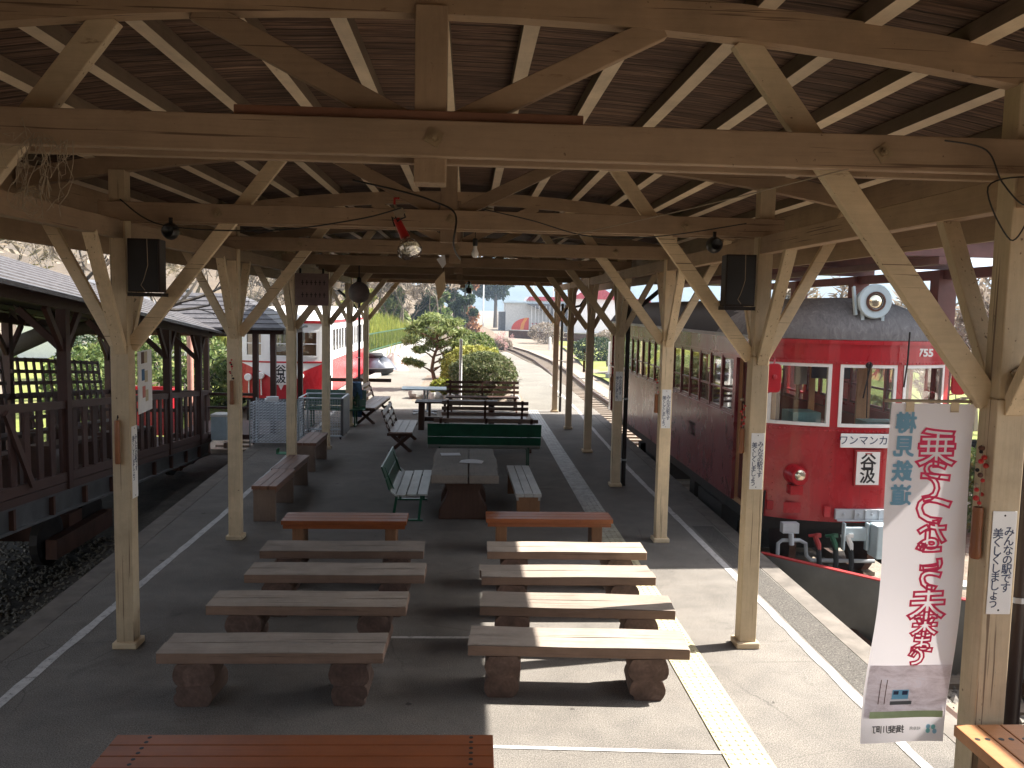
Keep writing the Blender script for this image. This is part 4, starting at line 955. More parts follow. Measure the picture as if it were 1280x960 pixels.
part('stretcher', MB().box(-.78, .78, -.04, .04, .2, .3), M['brown_x'], t)
t = thing('wooden_stool', 'small plank stool between the grey metal table and the slat-back bench', 'stool', (-.78, 22.2, 0))
part('seat', slat_seat(.5, .42, 3, .52, .04), M['brown_lit'], t, .004)
for x in (-.2, .2): part('leg', MB().box(x-.03, x+.03, -.18, .18, 0, .478), M['brown_z'], t)
t = thing('metal_table', 'grey metal topped table on a steel T-shaped stand', 'table', (-1.2, 23.6, 0), .03)
part('table_top', MB().box(-.62, .62, -.42, .42, .68, .715), M['palegrey'], t, .008)
part('stand', MB().tube([(0, .04, .03), (0, .04, .68)], .03, 8).tube([(.09, .04, .03), (.09, .04, .68)], .03, 8).tube([(-.3, -.3, .02), (0, .0, .05), (.1, .04, .05), (.35, .35, .02)], .022, 6).tube([(-.3, .3, .02), (.05, .02, .06), (.35, -.3, .02)], .022, 6), M['steel'], t)

# ------------------------------------------------------------------ wooden railed wagon with a pent roof (runs down away from the camera)
import itertools
dirw = Vector((-.0735, 1, -.0835)).normalized(); A0 = Vector((-5.27, 10.4, .64))
sidew = Vector((-1, -.07, 0)).normalized()
def wp(s, h=0, w=0): return A0+dirw*s+Vector((0, 0, h))+sidew*w
wg = thing('wooden_wagon', 'dark brown timber wagon with railings, lattice benches and a shingled roof on the left track', 'wagon', (-5.27, 10.4, GZ))
def wgp(name, mb, mat, parent=None, **k):
    o = (-5.27, 10.4, GZ); mb.v = [(x-o[0], y-o[1], z-o[2]) for x, y, z in mb.v]; return part(name, mb, mat, parent or wg, **k)
S0, S1 = -6.5, 9.5; WW = 2.25
wgp('deck', MB().add([wp(S0, .0, -.03), wp(S1, 0, -.03), wp(S1, 0, WW), wp(S0, 0, WW), wp(S0, -.1, -.03), wp(S1, -.1, -.03), wp(S1, -.1, WW), wp(S0, -.1, WW)], [(0, 1, 2, 3), (7, 6, 5, 4), (0, 4, 5, 1), (1, 5, 6, 2), (2, 6, 7, 3), (3, 7, 4, 0)]), M['darkbrown_y'])
for w in (.08, WW-.1):
    gd = wgp('girder', MB().bar(wp(S0, -.26, w), wp(S1, -.26, w), .05, .30).bar(wp(S0, -.125, w), wp(S1, -.125, w), .16, .03).bar(wp(S0, -.40, w), wp(S1, -.40, w), .16, .03), M['girder'])
    for k in range(14):
        s = S0+.4+1.12*k; wgp('stiffener', MB().bar(wp(s, -.385, w-.05), wp(s, -.14, w-.05), .07, .05), M['rust'], gd)
for w in (0, WW):
    for s in ([S0+.2+2.45*k for k in range(7)] if w == 0 else [S0+1.3+2.45*k for k in range(7)]):
        if s > S1: continue
        wgp('post', MB().bar(wp(s, -.09, w), wp(s, 2.32, w), .13, .13, (0, 1, 0)), M['darkbrown'], bevel=.006)
        for d in (-1, 1): wgp('brace', MB().bar(wp(s+.04*d, 1.78, w), wp(s+.55*d, 2.3, w), .06, .09), M['darkbrown'])
        if w == 0: wgp('brace', MB().bar(wp(s, 1.8, w+.04), wp(s, 2.3, w+.55), .06, .09), M['darkbrown'])
    wgp('eave_beam', MB().bar(wp(S0, 2.38, w), wp(S1, 2.38, w), .12, .16), M['darkbrown_y'])
    wgp('top_rail', MB().bar(wp(S0, 1.04, w), wp(S1, 1.04, w), .07, .10), M['darkbrown_y'])
    wgp('bottom_rail', MB().bar(wp(S0, .07, w), wp(S1, .07, w), .07, .12), M['darkbrown_y'])
    n = 0; s = S0+.45
    while s < S1-.1:
        wgp('baluster', MB().bar(wp(s, .13, w), wp(s, .99, w), .028, .13, (0, 1, 0)), M['darkbrown']); s += .37; n += 1
wgp('diagonal_brace', MB().bar(wp(-.75, 1.0, -.05), wp(-.12, .1, -.05), .04, .09), M['darkbrown_y'])
for s in (S0+.02, S1-.03):
    wgp('end_rail', MB().bar(wp(s, 1.04, .03), wp(s, 1.04, WW-.03), .07, .09).bar(wp(s, .62, .03), wp(s, .62, WW-.03), .05, .08), M['darkbrown_y'])
# lattice-backed benches inside, backs leaning on the far railing
for k, s in enumerate((-1.5, .75, 3.0, 5.2, 7.4)):
    bn = wgp('lattice_bench', MB().bar(wp(s-.95, .45, WW-.55), wp(s+.95, .45, WW-.55), .42, .05).bar(wp(s-.9, .2, WW-.5), wp(s-.9, .42, WW-.5), .3, .06).bar(wp(s+.9, .2, WW-.5), wp(s+.9, .42, WW-.5), .3, .06), M['darkbrown_y'])
    b = MB()
    for j in range(6): b.bar(wp(s-.95, .68+.2*j, WW-.36+.04*j), wp(s+.95, .68+.2*j, WW-.36+.04*j), .03, .065)
    for j in range(6): b.bar(wp(s-.95+.32*j, .5, WW-.40), wp(s-.65+.32*j, 1.72, WW-.16), .03, .06, (0, 1, 0))
    wgp('backrest', b, M['darkbrown_y'], bn)
# inner facing benches near the platform side
for s in (-.6, 2.2, 5.0):
    bn = wgp('plank_bench', MB().bar(wp(s-1, .44, .45), wp(s+1, .44, .45), .40, .05).bar(wp(s-.9, .02, .45), wp(s-.9, .42, .45), .34, .06).bar(wp(s+.9, .02, .45), wp(s+.9, .42, .45), .34, .06), M['brown_x'])
# roof: low slopes with lapped shingle courses, hipped at the far end
def roofmat_():
    mt, N, L, bs = newmat('grey wood shingle roof'); v = coords(N, L, rand=False)
    f = ntex(N, L, coords(N, L, (3, 3, 10), False), 3, 6, .7)
    L.new(ramp(N, L, f, [(.3, (.045, .041, .044)), (.6, (.09, .084, .088)), (.8, (.14, .135, .137))]), bs.inputs["Base Color"])
    bs.inputs["Roughness"].default_value = .55; bump(N, L, bs, f, .3, .01); return mt
M['shingle'] = roofmat_()
EV, RG = -.42, WW/2
b = MB(); NC = 9
def course(pa, pb, n, mb, over=.03, th=.022):
    """lapped courses from the eave line pa=(p,q) up to the ridge line pb=(p,q)"""
    for i in range(n):
        a, c = i/n, (i+1)/n+over*.3
        p0, q0 = pa[0].lerp(pb[0], a), pa[1].lerp(pb[1], a); p1, q1 = pa[0].lerp(pb[0], min(1, c)), pa[1].lerp(pb[1], min(1, c))
        u_ = Vector((0, 0, th)); d_ = Vector((0, 0, .03))
        mb.add([p0+u_, q0+u_, q1, p1, p0-d_, q0-d_, q1-d_*1.6, p1-d_*1.6], [(0, 1, 2, 3), (7, 6, 5, 4), (0, 4, 5, 1), (1, 5, 6, 2), (2, 6, 7, 3), (3, 7, 4, 0)])
EH = 2.40; RH = 3.10
course((wp(S0-.3, EH, EV), wp(S1+.5, EH, EV)), (wp(S0-.3, RH, RG), wp(S1-1.2, RH, RG)), NC, b)
course((wp(S1+.5, EH, WW-EV), wp(S0-.3, EH, WW-EV)), (wp(S1-1.2, RH, RG), wp(S0-.3, RH, RG)), NC, b)
course((wp(S1+.5, EH, EV), wp(S1+.5, EH, WW-EV)), (wp(S1-1.2, RH, RG), wp(S1-1.2, RH, RG)), NC, b)
wgp('roof', b, M['shingle'])
for s in (2.1, 8.4):
    c = wp(s, -.9, WW/2-.25); zc = max(GZ+.55, c.z)
    bg_ = wgp('bogie', MB().box(c.x-.75, c.x-.6, c.y-.9, c.y+.9, GZ+.35, GZ+.62).box(c.x+.6, c.x+.75, c.y-.9, c.y+.9, GZ+.35, GZ+.62).box(c.x-.6, c.x+.6, c.y-.2, c.y+.2, GZ+.4, GZ+.8), M['rust'])
    for dy in (-.65, .65):
        for sx in (-.5, .5): wgp('wheel', MB().lathe([(.38, -.05), (.38, .05), (.3, .06), (.08, .06)], (c.x+sx, c.y+dy, GZ+.25+.33), 'x', 18), M['iron'], bg_)

# porch roof joining the wagon's end to the platform
po = thing('porch', 'small shingled porch roof on dark poles at the far end of the wooden wagon', 'porch', (-5.4, 19.8, 0))
def pp(name, mb, mat, parent=None, **k): mb.v = [(x+5.4, y-19.8, z) for x, y, z in mb.v]; return part(name, mb, mat, parent or po, **k)
b = MB(); V = Vector
course((V((-6.9, 19.2, 2.40)), V((-4.12, 19.2, 2.42))), (V((-6.9, 20.6, 3.2)), V((-5.5, 20.6, 3.2))), 8, b)
course((V((-4.12, 22.0, 2.42)), V((-6.9, 22.0, 2.40))), (V((-5.5, 20.6, 3.2)), V((-6.9, 20.6, 3.2))), 8, b)
course((V((-4.12, 19.2, 2.42)), V((-4.12, 22.0, 2.42))), (V((-5.5, 20.6, 3.2)), V((-5.5, 20.6, 3.2))), 8, b)
pp('roof', b, M['shingle'])
pp('eave_beam', MB().box(-6.85, -4.2, 19.5, 19.6, 2.28, 2.39).box(-6.85, -4.2, 21.6, 21.7, 2.28, 2.39).box(-4.3, -4.2, 19.6, 21.6, 2.28, 2.39), M['darkbrown'])
for x, y in ((-4.85, 19.55), (-4.45, 19.55), (-4.25, 21.65), (-6.6, 21.65), (-6.6, 19.55)): pp('post', MB().box(x-.06, x+.06, y-.06, y+.06, -.9 if x < -4.3 else 0, 2.28), M['darkbrown'])
pp('railing', MB().box(-6.5, -4.9, 19.52, 19.58, .86, .92).box(-6.5, -4.9, 19.52, 19.58, .55, .60), M['darkbrown_y'])
pp('floor_boards', MB().box(-6.7, -4.4, 19.4, 21.8, -.12, -.02), M['darkbrown_y'])
o = tag(part('rail_fence', MB().box(-4.0, -2.2, 24.42, 24.48, .78, .88).box(-4.0, -3.92, 24.41, 24.49, 0, .95), M['brown_x']), 'single brown rail across the left posts in front of the red and white tram', 'rail')

# ------------------------------------------------------------------ odds and ends under the left side
t = thing('wire_rack', 'stacked steel wire trays on a wheeled rack between the left posts', 'rack', (-4.0, 17.9, 0))
b = MB()
for x in (-.5, .5):
    for y in (-.28, .28): b.tube([(x, y, .0), (x, y, .98)], .014, 6)
part('frame', b, M['steel'], t)
for k in range(15):
    z = .10+.058*k; b = MB()
    for y in (-.28, .28): b.tube([(-.5, y, z), (.5, y, z)], .006, 4).tube([(-.5, y, z+.03), (.5, y, z+.03)], .004, 4)
    for x in (-.5, .5): b.tube([(x, -.28, z), (x, .28, z)], .006, 4)
    for i in range(13): x = -.46+.077*i; b.tube([(x, -.28, z+.03), (x, -.27, z), (x, .27, z), (x, .28, z+.03)], .0035, 4)
    part('wire_tray', b, M['steel'], t)
for x, y in ((-.45, -.25), (.45, -.25), (.45, .25), (-.45, .25)): pass
o = thing('cup_box', 'white carton standing on the wire tray rack', 'box', (-3.66, 17.75, .955)); part('carton', MB().box(-.07, .07, -.06, .06, 0, .22), M['white'], o, .004); part('lid', MB().box(-.074, .074, -.064, .064, .2, .235), M['paper'], o)
o = tag(part('paper_stack', MB().box(-.16, .1, -.12, .12, 0, .05).box(-.13, .11, -.1, .1, .05, .09), M['paper'], loc=(-4.05, 17.75, .955), rot=(0, 0, .3)), 'stack of pale papers on the wire tray rack beside the carton', 'papers')
t = thing('mesh_trolley', 'galvanised mesh-sided trolley with a solid grey end panel by the fourth left post', 'trolley', (-3.15, 19.2, 0))
part('end_panel', MB().box(.36, .42, -.5, .5, .08, .92), M['girder'], t, .01)
b = MB()
for i in range(17): b.tube([(-.55+.056*i, -.5, .1), (-.55+.056*i, -.5, .9)], .004, 4)
for i in range(15): b.tube([(-.55, -.5, .1+.057*i), (.36, -.5, .1+.057*i)], .004, 4)
part('mesh_side', b, M['steel'], t)
part('frame', MB().tube([(-.55, -.5, .08), (.38, -.5, .08), (.38, .5, .08), (-.55, .5, .08), (-.55, -.5, .08)], .02, 6).tube([(-.55, -.5, .92), (.38, -.5, .92), (.38, .5, .92), (-.55, .5, .92), (-.55, -.5, .92)], .02, 6).tube([(-.55, -.5, .08), (-.55, -.5, .92)], .02, 6).tube([(-.55, .5, .08), (-.55, .5, .92)], .02, 6), M['steel'], t)
for x, y in ((-.5, -.45), (.35, -.45), (.35, .45), (-.5, .45)): part('wheel', MB().lathe([(.055, -.015), (.055, .015)], (x, y, .055), 'x', 12), M['rubber'], t)
t = thing('broom', 'green broom leaning on the wire tray rack', 'broom', (-3.52, 17.3, 0)); part('handle', MB().tube([(0, 0, .1), (.02, .2, 1.0)], .012, 6), M['green'], t); part('head', MB().box(-.12, .12, -.03, .03, 0, .12), M['leaf_mid'], t)
t = thing('dustpan', 'green dustpan on the floor under the green broom', 'dustpan', (-3.62, 16.9, 0)); part('pan', MB().prism([(-.15, 0), (.15, 0), (.15, .1), (.14, .1), (.14, .012), (-.14, .012), (-.14, .1), (-.15, .1)], -.12, .12), plain('green plastic', (.03, .25, .12), .4), t); part('handle', MB().tube([(0, .12, .06), (0, .2, .5)], .012, 6), M['green'], t)
t = thing('storage_box', 'pale storage box beside the porch poles on the left', 'box', (-5.45, 18.9, -.05)); part('body', MB().box(-.17, .17, -.2, .2, 0, .52), M['palegrey'], t, .01); part('lid', MB().box(-.18, .18, -.21, .21, .52, .58), M['white'], t, .01)
tag(part('red_crate', MB().box(-.75, .55, -.5, .5, 0, .08).box(-.75, .55, -.5, -.44, .08, 1.15).box(-.75, .55, .44, .5, .08, 1.15).box(-.75, -.69, -.44, .44, .08, 1.15).box(.49, .55, -.44, .44, .08, 1.15).box(-.1, -.02, -.53, -.5, .1, 1.1), M['tramred2'], loc=(-8.1, 22, -.4)), 'faded red open container on the grass behind the wooden wagon', 'container')
b = MB(); b.grid(8, 10, lambda u, v: (-.18+.36*u+.02*math.sin(v*7), (-.06+.02*math.sin(u*12) if v < .55 else .06+.02*math.sin(u*11)), .0+min(v, 1.1-v)*.0+(.95*v/.55-.95 if v < .55 else -.95*(v-.55)/.45*.6)))
tag(part('denim_cloth', b, M['denim'], loc=(-2.82, 21.28, 1.28-.15), smooth=True), 'blue denim clothes hung over the end of the green bench by the far left posts', 'clothes')

# ------------------------------------------------------------------ things on the posts and beams
def post_sign(label, x, y, z, rz, w=.115, h=.49, n=1):
    t = thing('notice_plate', label, 'sign', (x, y, z), rz, 'white notice plates on the posts')
    part('plate', MB().box(-w/2, w/2, -.004, 0, -h/2, h/2), M['white'], t, .0015)
    part('lettering', place(letters('みんなの駅です', .052, .0006, .98, .0004), (.026, -.0045, .025)), M['ink'], t) if False else None
    b = letters('\n'.join('みんなの駅です'), .053, .0006, .86, .0004); place(b, (.026, -.0046, .0))
    top = max(v[2] for v in b.v); b.v = [(v[0], v[1], v[2]+(h/2-.075-top)) for v in b.v]
    c = letters('\n'.join('美くしくしましょう'), .053, .0006, .80, .0004); place(c, (-.028, -.0046, 0)); top = max(v[2] for v in c.v); c.v = [(v[0], v[1], v[2]+(h/2-.08-top)) for v in c.v]
    part('lettering', b, M['ink'], t); part('lettering', c, M['ink'], t)
    for zz in (h/2-.02, -h/2+.02): part('screw', MB().lathe([(.005, -.004), (.004, -.006), (0, -.0065)], (0, 0, zz), 'y', 8), M['iron'], t)
    return t
post_sign('white notice plate with blue vertical writing on the post behind the hanging banner', XR+.0, ROWS[1]-.071, 1.84, 0, .118, .50)
post_sign('white notice plate with blue vertical writing on the post before the red cab', XR+.005, ROWS[2]-.071, 1.70, 0, .118, .50)
post_sign('white notice plate with vertical writing on the third right post, nearer the tram door', XR+.0, ROWS[3]-.071, 1.75, 0, .118, .50)
post_sign('white notice plate with vertical writing on the fourth right post beside the drainpipe', XR+.0, ROWS[4]-.071, 1.72, 0, .118, .50)
post_sign('white notice plate on the side of the first left post facing across the platform', XL+.076, ROWS[2]+.01, 1.62, R(90), .118, .62)
# poster hung behind the first left post
t = thing('poster_board', 'pale poster sheet with small coloured pictures hung by the first left post', 'poster', (-2.838, 7.55, 2.30), R(96))
part('sheet', MB().box(-.22, .22, -.006, 0, -.28, .26), M['paper'], t)
for k, (x, z, c) in enumerate(((-.08, .2, 'rust'), (.02, .2, 'yellowpaint'), (-.07, .05, 'denim'), (.03, .03, 'yellowpaint'), (-.05, -.1, 'redbead'), (.04, -.14, 'yellowpaint'))): part('picture', MB().box(x-.045, x+.045, -.008, -.0062, z-.05, z+.05), M[c], t)

# hanging ornaments: bead string with a bamboo tube
def ornament(label, x, y, z, n=9, tube=True, L_=.24, SL=.27):
    t = thing('bamboo_ornament', label, 'ornament', (x, y, z), 0, 'bamboo ornaments hung on the posts')
    part('string', MB().tube([(0, 0, 0), (.006, 0, -SL*.5), (0, 0, -SL-.03)], .003, 5), M['string'], t)
    rg = random.Random(int(x*100+y*10))
    for k in range(n):
        zz = -.01-SL*.95*(k+rg.uniform(0, .5))/n; r = rg.uniform(.009, .016); b = MB().lathe([(0, -r), (r*.75, -r*.65), (r, 0), (r*.75, r*.65), (0, r)], (rg.uniform(-.02, .022), rg.uniform(-.01, .01), zz), 'z', 8)
        part('bead', b, M['redbead'] if rg.random() < .6 else M[rg.choice(['string', 'rust', 'iron'])], t, smooth=True)
    part('bamboo_tube', MB().lathe([(.02, -SL-L_), (.027, -SL-L_+.01), (.027, -SL-L_+.05), (.024, -SL-L_+.06), (.024, -SL-.03), (.026, -SL-.02), (.022, -SL), (.016, -SL), (.016, -SL-.04), (0, -SL-.04)], (0, 0, 0), 'z', 14), M['bamboo'], t, smooth=True)
    return t
ornament('dark bamboo tube on a string of red beads beside the hanging banner', XR-.105, ROWS[1]-.03, 2.40, 13, True, .25, .30)
ornament('bamboo tube on a bead string on the post before the red cab', XR-.115, ROWS[2], 2.25, 10, True, .22)
ornament('bamboo tube on a bead string on the third right post', XR-.115, ROWS[3], 2.2, 8, True, .24)
ornament('bamboo tube on a bead string on the fourth right post', XR-.115, ROWS[4], 2.15, 8, True, .24)
ornament('bamboo tube on a bead string on the fifth right post', XR-.115, ROWS[5], 2.2, 6, True, .24)
ornament('reddish bamboo tube with beads on the front of the second left post', XL-.01, ROWS[3]-.105, 2.3, 9, True, .3)
t = thing('bamboo_tube', 'plain brown bamboo tube fixed low on the first left post', 'ornament', (XL-.02, ROWS[2]-.1, 1.62)); part('tube', MB().lathe([(.018, 0), (.022, .01), (.022, .36), (.018, .37)], (0, 0, 0), 'z', 12), M['bamboo'], t, smooth=True); part('hanger', MB().tube([(0, 0, .36), (0, .02, .41), (0, .035, .38)], .004, 5), M['iron'], t)

# downpipes
def downpipe(label, x, y, top, base=0, r=.04, elbow=None):
    t = thing('downpipe', label, 'pipe', (x, y, base), 0, 'dark downpipes')
    pts = [(0, 0, 0), (0, 0, top-base-.35)]+(elbow or [(0, 0, top-base)])
    part('pipe', MB().tube(pts, r, 10), M['iron'] if r < .05 else plain('dark brown pipe', (.035, .022, .018), .35), t, smooth=True)
    for z in (.45, 1.5): part('clamp', MB().lathe([(r+.006, -.015), (r+.006, .015)], (0, 0, z), 'z', 14).box(-r-.05, -r+.01, -.01, .01, z-.012, z+.012), M['steel'], t)
downpipe('thick dark brown downpipe right of the notice plate post', 2.98, ROWS[1]+.42, 3.5, 0, .06)
downpipe('thin black downpipe beside the fourth right post', XR+.15, ROWS[4]+.05, 3.5, 0, .038, [(0, 0, 2.75), (.25, .1, 3.1), (.6, .1, 3.4)])
downpipe('thin black downpipe beside the last right post', XR+.17, ROWS[7]+.05, 3.5, 0, .038, [(0, 0, 2.75), (.1, -.1, 3.0), (.5, -.1, 3.1), (.7, -.1, 3.4)])
downpipe('thin black downpipe beside the last left post', XL-.17, ROWS[7]-.2, 3.5, 0, .038, [(0, 0, 2.75), (-.2, 0, 3.05), (-.6, 0, 3.4)])

# loudspeakers
def box_speaker(label, x, y, z, rz):
    t = thing('box_speaker', label, 'loudspeaker', (x, y, z), rz, 'box loudspeakers on the posts')
    part('cabinet', MB().box(-.125, .125, -.1, .1, -.215, .215), M['speaker'], t, .006)
    part('grille', MB().box(-.11, .11, -.106, -.1, -.2, .2), M['black'], t); part('bracket', MB().box(-.03, .03, .1, .2, -.02, .02), M['iron'], t); part('shelf', MB().bar((.0, -.1, -.235), (0, .19, -.235), .26, .03), M['iron'], t)
    part('wire', MB().tube([(.03, -.11, .215), (.035, -.112, .0), (.0, -.112, -.12), (-.02, -.112, -.16), (.01, -.112, -.2)], .003, 5), M['string'], t)
    return t
box_speaker('dark box loudspeaker on the first left post', -2.64, 7.12, 3.28, .1); box_speaker('dark box loudspeaker on the post before the red cab', 2.29, 7.12, 3.27, -.1)
for x, lb in ((-2.42, 'small black ball speaker under the tie beam near the left box loudspeaker'), (2.05, 'small black ball speaker under the tie beam near the right box loudspeaker')):
    t = thing('ball_speaker', lb, 'speaker', (x, 7.05, 3.56)); part('shell', MB().lathe([(0, .07), (.04, .06), (.07, 0), (.06, -.05), (.045, -.075), (.03, -.06), (0, -.05)], (0, 0, 0), 'y', 16), M['black'], t, smooth=True); part('bracket', MB().box(-.012, .012, -.012, .012, .06, .11), M['iron'], t)
# reflector floodlamp, bulb, papers, lantern, sign board
t = thing('flood_lamp', 'large glass reflector lamp hanging on a red holder under the second tie beam', 'lamp', (-.57, 6.95, 3.86))
part('hook', MB().tube([(0, 0, 0), (-.04, 0, .0), (-.04, 0, -.05)], .011, 6), M['redbead'], t)
part('junction_box', MB().lathe([(.045, -.02), (.05, 0), (.045, .02)], (0, 0, -.11), 'y', 6).tube([(-.04, 0, -.05), (-.02, 0, -.08)], .01, 5), M['string'], t)
part('holder', MB().tube([(-.02, 0, -.17), (.03, -.03, -.27), (.055, -.045, -.32)], [.03, .036, .04], 12), M['redbead'], t, smooth=True)
part('wire', MB().tube([(.03, 0, -.1), (.05, -.02, -.15), (-.01, -.03, -.18), (-.06, 0, -.15), (-.04, 0, -.22), (.0, -.01, -.2)], .007, 5).tube([(-.03, -.03, -.15), (-.01, -.04, -.19), (.02, -.035, -.16)], .006, 5), M['cable'], t)
bl = MB().lathe([(.038, 0), (.05, -.02), (.095, -.09), (.102, -.12), (.09, -.145), (.05, -.158), (0, -.162)], (0, 0, 0), 'z', 24)
part('bulb', bl, M['bulbglass'], t, smooth=True, loc=(.058, -.05, -.325), rot=(-.55, -.35, 0))
part('reflector', MB().lathe([(.028, -.012), (.042, -.03), (.084, -.092)], (0, 0, 0), 'z', 24), M['lens'], t, smooth=True, loc=(.058, -.05, -.325), rot=(-.55, -.35, 0))
t = thing('hanging_bulb', 'small plain bulb hanging on a flex under the third tie beam', 'bulb', (.06, 9.0, 3.9)); part('flex', MB().tube([(0, 0, 0), (0, 0, -.18)], .004, 5), M['cable'], t); part('socket', MB().lathe([(.022, -.18), (.026, -.2), (.026, -.25), (.02, -.26)], (0, 0, 0), 'z', 12), M['black'], t); part('glass', MB().lathe([(.02, -.26), (.022, -.29), (.038, -.33), (.036, -.36), (.02, -.38), (0, -.384)], (0, 0, 0), 'z', 16), M['white'], t, smooth=True)
tag(part('insulator_box', MB().box(-.04, .04, -.03, .03, -.06, .06).lathe([(.05, .06), (.05, .085), (.03, .1), (0, .1)], (0, 0, 0), 'z', 12), M['string'], loc=(.2, 8.9, 3.93)), 'pale insulator box on the beam above the hanging bulb', 'box')
t = thing('paper_charm', 'pale folded card hanging from a black clamp lamp under the centre beams', 'card', (-.39, 11.5, 3.75)); part('clamp_lamp', MB().lathe([(.0, .06), (.05, .05), (.06, 0), (.05, -.03), (0, -.03)], (.05, 0, .02), 'y', 12).tube([(.0, 0, -.02), (-.1, 0, -.02), (-.16, 0, .04)], .025, 6), M['black'], t); part('small_card', MB().prism([(-.05, -.12), (.06, -.05), (.08, -.18), (.03, -.24)], -.01, -.004), M['paper'], t); part('card', MB().prism([(-.07, -.42), (.06, -.27), (.08, -.50), (-.02, -.68)], -.01, -.004), M['cream_z'], t); part('string', MB().tube([(.05, 0, .0), (.04, 0, -.3)], .004, 4), M['cable'], t)
t = thing('round_lantern', 'round grey lantern with a pale rim hanging by the fifth left post', 'lantern', (-2.0, 15.6, 3.22)); part('globe', MB().lathe([(0, .2), (.06, .19), (.14, .14), (.19, .05), (.2, -.02), (.17, -.11), (.1, -.17), (0, -.2)], (0, 0, 0), 'z', 22), plain('lantern paper', (.22, .18, .18), .7), t, smooth=True); part('cap', MB().lathe([(.05, .19), (.04, .26), (.0, .3)], (0, 0, 0), 'z', 12).tube([(0, 0, .28), (0, 0, .5)], .012, 6), M['black'], t)
t = thing('hanging_board', 'faded pinkish board with worn faint lettering hung across the third and fourth left posts', 'sign', (-2.56, 14.0, 3.23)); part('board', MB().box(-.27, .27, -.012, .012, -.26, .26), wood('faded pink board', (.20, .14, .13), 'x', .7, .3, 1, (.28, .22, .2), .5), t); part('hanger', MB().box(-.2, -.17, -.02, .02, .26, .34).box(.17, .2, -.02, .02, .26, .34), M['iron'], t)
b = MB()
for k in range(6):
    for q in range(2):
        x = -.17+.07*k; z = .12-.2*q; b.box(x, x+.045, -.0135, -.0122, z-.012, z+.0).box(x+.015, x+.028, -.0137, -.0123, z-.05, z+.03)
part('worn_marks', b, M['iron'], t)
t = thing('gable_lantern', 'small dark box lamp hanging at the far end of the centre beams', 'lamp', (.0, 23.0, 3.5)); part('body', MB().box(-.07, .07, -.06, .06, -.14, .02), M['black'], t, .008); part('stem', MB().tube([(0, 0, .02), (0, 0, .3)], .02, 6).lathe([(.06, .1), (.05, .16), (.02, .18)], (0, 0, 0), 'z', 10), M['black'], t)

# cables and straw
def cable(label, pts, r=.006, cat='cable', mat='cable'):
    P = [Vector(p) for p in pts]; out = []
    for i in range(len(P)-1):
        p0, p1, p2, p3 = P[max(0, i-1)], P[i], P[i+1], P[min(len(P)-1, i+2)]
        for k in range(8):
            t_ = k/8; out.append(.5*((2*p1)+(p2-p0)*t_+(2*p0-5*p1+4*p2-p3)*t_*t_+(3*p1-p0-3*p2+p3)*t_**3))
    out.append(P[-1]); b = MB().tube(out, r, 6)
    return tag(part('cable', b, M[mat], smooth=True), label, cat)
cable('black cable sagging from the left ball speaker to the flood lamp', [(-2.8, 7.0, 3.8), (-2.45, 6.98, 3.60), (-1.6, 6.95, 3.58), (-.9, 6.9, 3.68), (-.55, 6.9, 3.78)])
cable('black cable sagging from the centre post to the right ball speaker', [(.1, 7.0, 3.8), (.5, 7.0, 3.72), (1.0, 7.0, 3.6), (1.6, 7.0, 3.62), (2.3, 7.0, 3.74)], .005)
cable('black cable looped on the king post of the second tie beam', [(-.95, 6.98, 4.0), (-.55, 6.98, 3.92), (-.3, 6.98, 3.85), (-.12, 6.98, 3.75), (-.13, 7.0, 3.5), (-.1, 9, 3.5)], .008)
cable('thin pale wire stretched from the front tie beam to the right plate', [(1.66, 3.7, 3.64), (1.2, 5.0, 3.58), (.6, 7.0, 3.55)], .003, mat='string')
cable('twisted old wire hanging around the first right post top', [(2.1, 3.72, 3.78), (2.28, 3.7, 3.74), (2.35, 3.68, 3.6), (2.45, 3.66, 3.5), (2.5, 3.68, 3.62), (2.3, 3.7, 3.58), (2.42, 3.7, 3.35), (2.5, 3.7, 3.45)], .0035)
sg = MB(); rg = random.Random(11)
for k in range(34):
    p = Vector((-1.84+rg.uniform(-.04, .18), 3.70+rg.uniform(-.04, .04), 3.66)); pts = [p]
    for q in range(5):
        p = p+Vector((rg.uniform(-.05, .03), rg.uniform(-.02, .02), rg.uniform(-.10, .03))); pts.append(p)
    sg.tube(pts, .0016, 4)
for k in range(9):
    c = Vector((-1.86+rg.uniform(-.05, .05), 3.70, 3.40+rg.uniform(-.05, .04))); r0 = rg.uniform(.02, .05)
    sg.tube([c+Vector((r0*math.cos(a), .01*math.sin(3*a), r0*1.3*math.sin(a))) for a in [.7*i for i in range(9)]], .0016, 4)
tag(part('straw_tangle', sg, M['string']), 'tangle of loose straw strings hanging from the left end of the front tie beam', 'straw')

# ------------------------------------------------------------------ the banner (seen from behind, so the print reads mirrored)
def cloth_mat():
    mt, N, L, bs = newmat('white banner cloth'); bs.inputs["Base Color"].default_value = (.84, .80, .82, 1); bs.inputs["Roughness"].default_value = .8
    t_ = N.new("ShaderNodeBsdfTranslucent"); t_.inputs[0].default_value = (.84, .79, .81, 1); x = N.new("ShaderNodeMixShader"); x.inputs[0].default_value = .45
    L.new(bs.outputs[0], x.inputs[1]); L.new(t_.outputs[0], x.inputs[2]); L.new(x.outputs[0], N["Material Output"].inputs[0])
    bump(N, L, bs, ntex(N, L, coords(N, L, (2, 2, 1)), 5, 4), .15, .01); return mt
M['cloth'] = cloth_mat()
BW, BH = .415, 1.71
def cl(v):
    x, y, z = v; k = min(1, max(0, -z/BH))
    return (x-.05*k*(1 if True else 0)*.6+.008*math.sin(z*5), y+.014*math.sin(x*7+z*2.2)*k+.03*math.sin(z*3.1)*k+.006*math.sin(z*7+x*4)*k, z+.01*math.sin(x*9)*k)
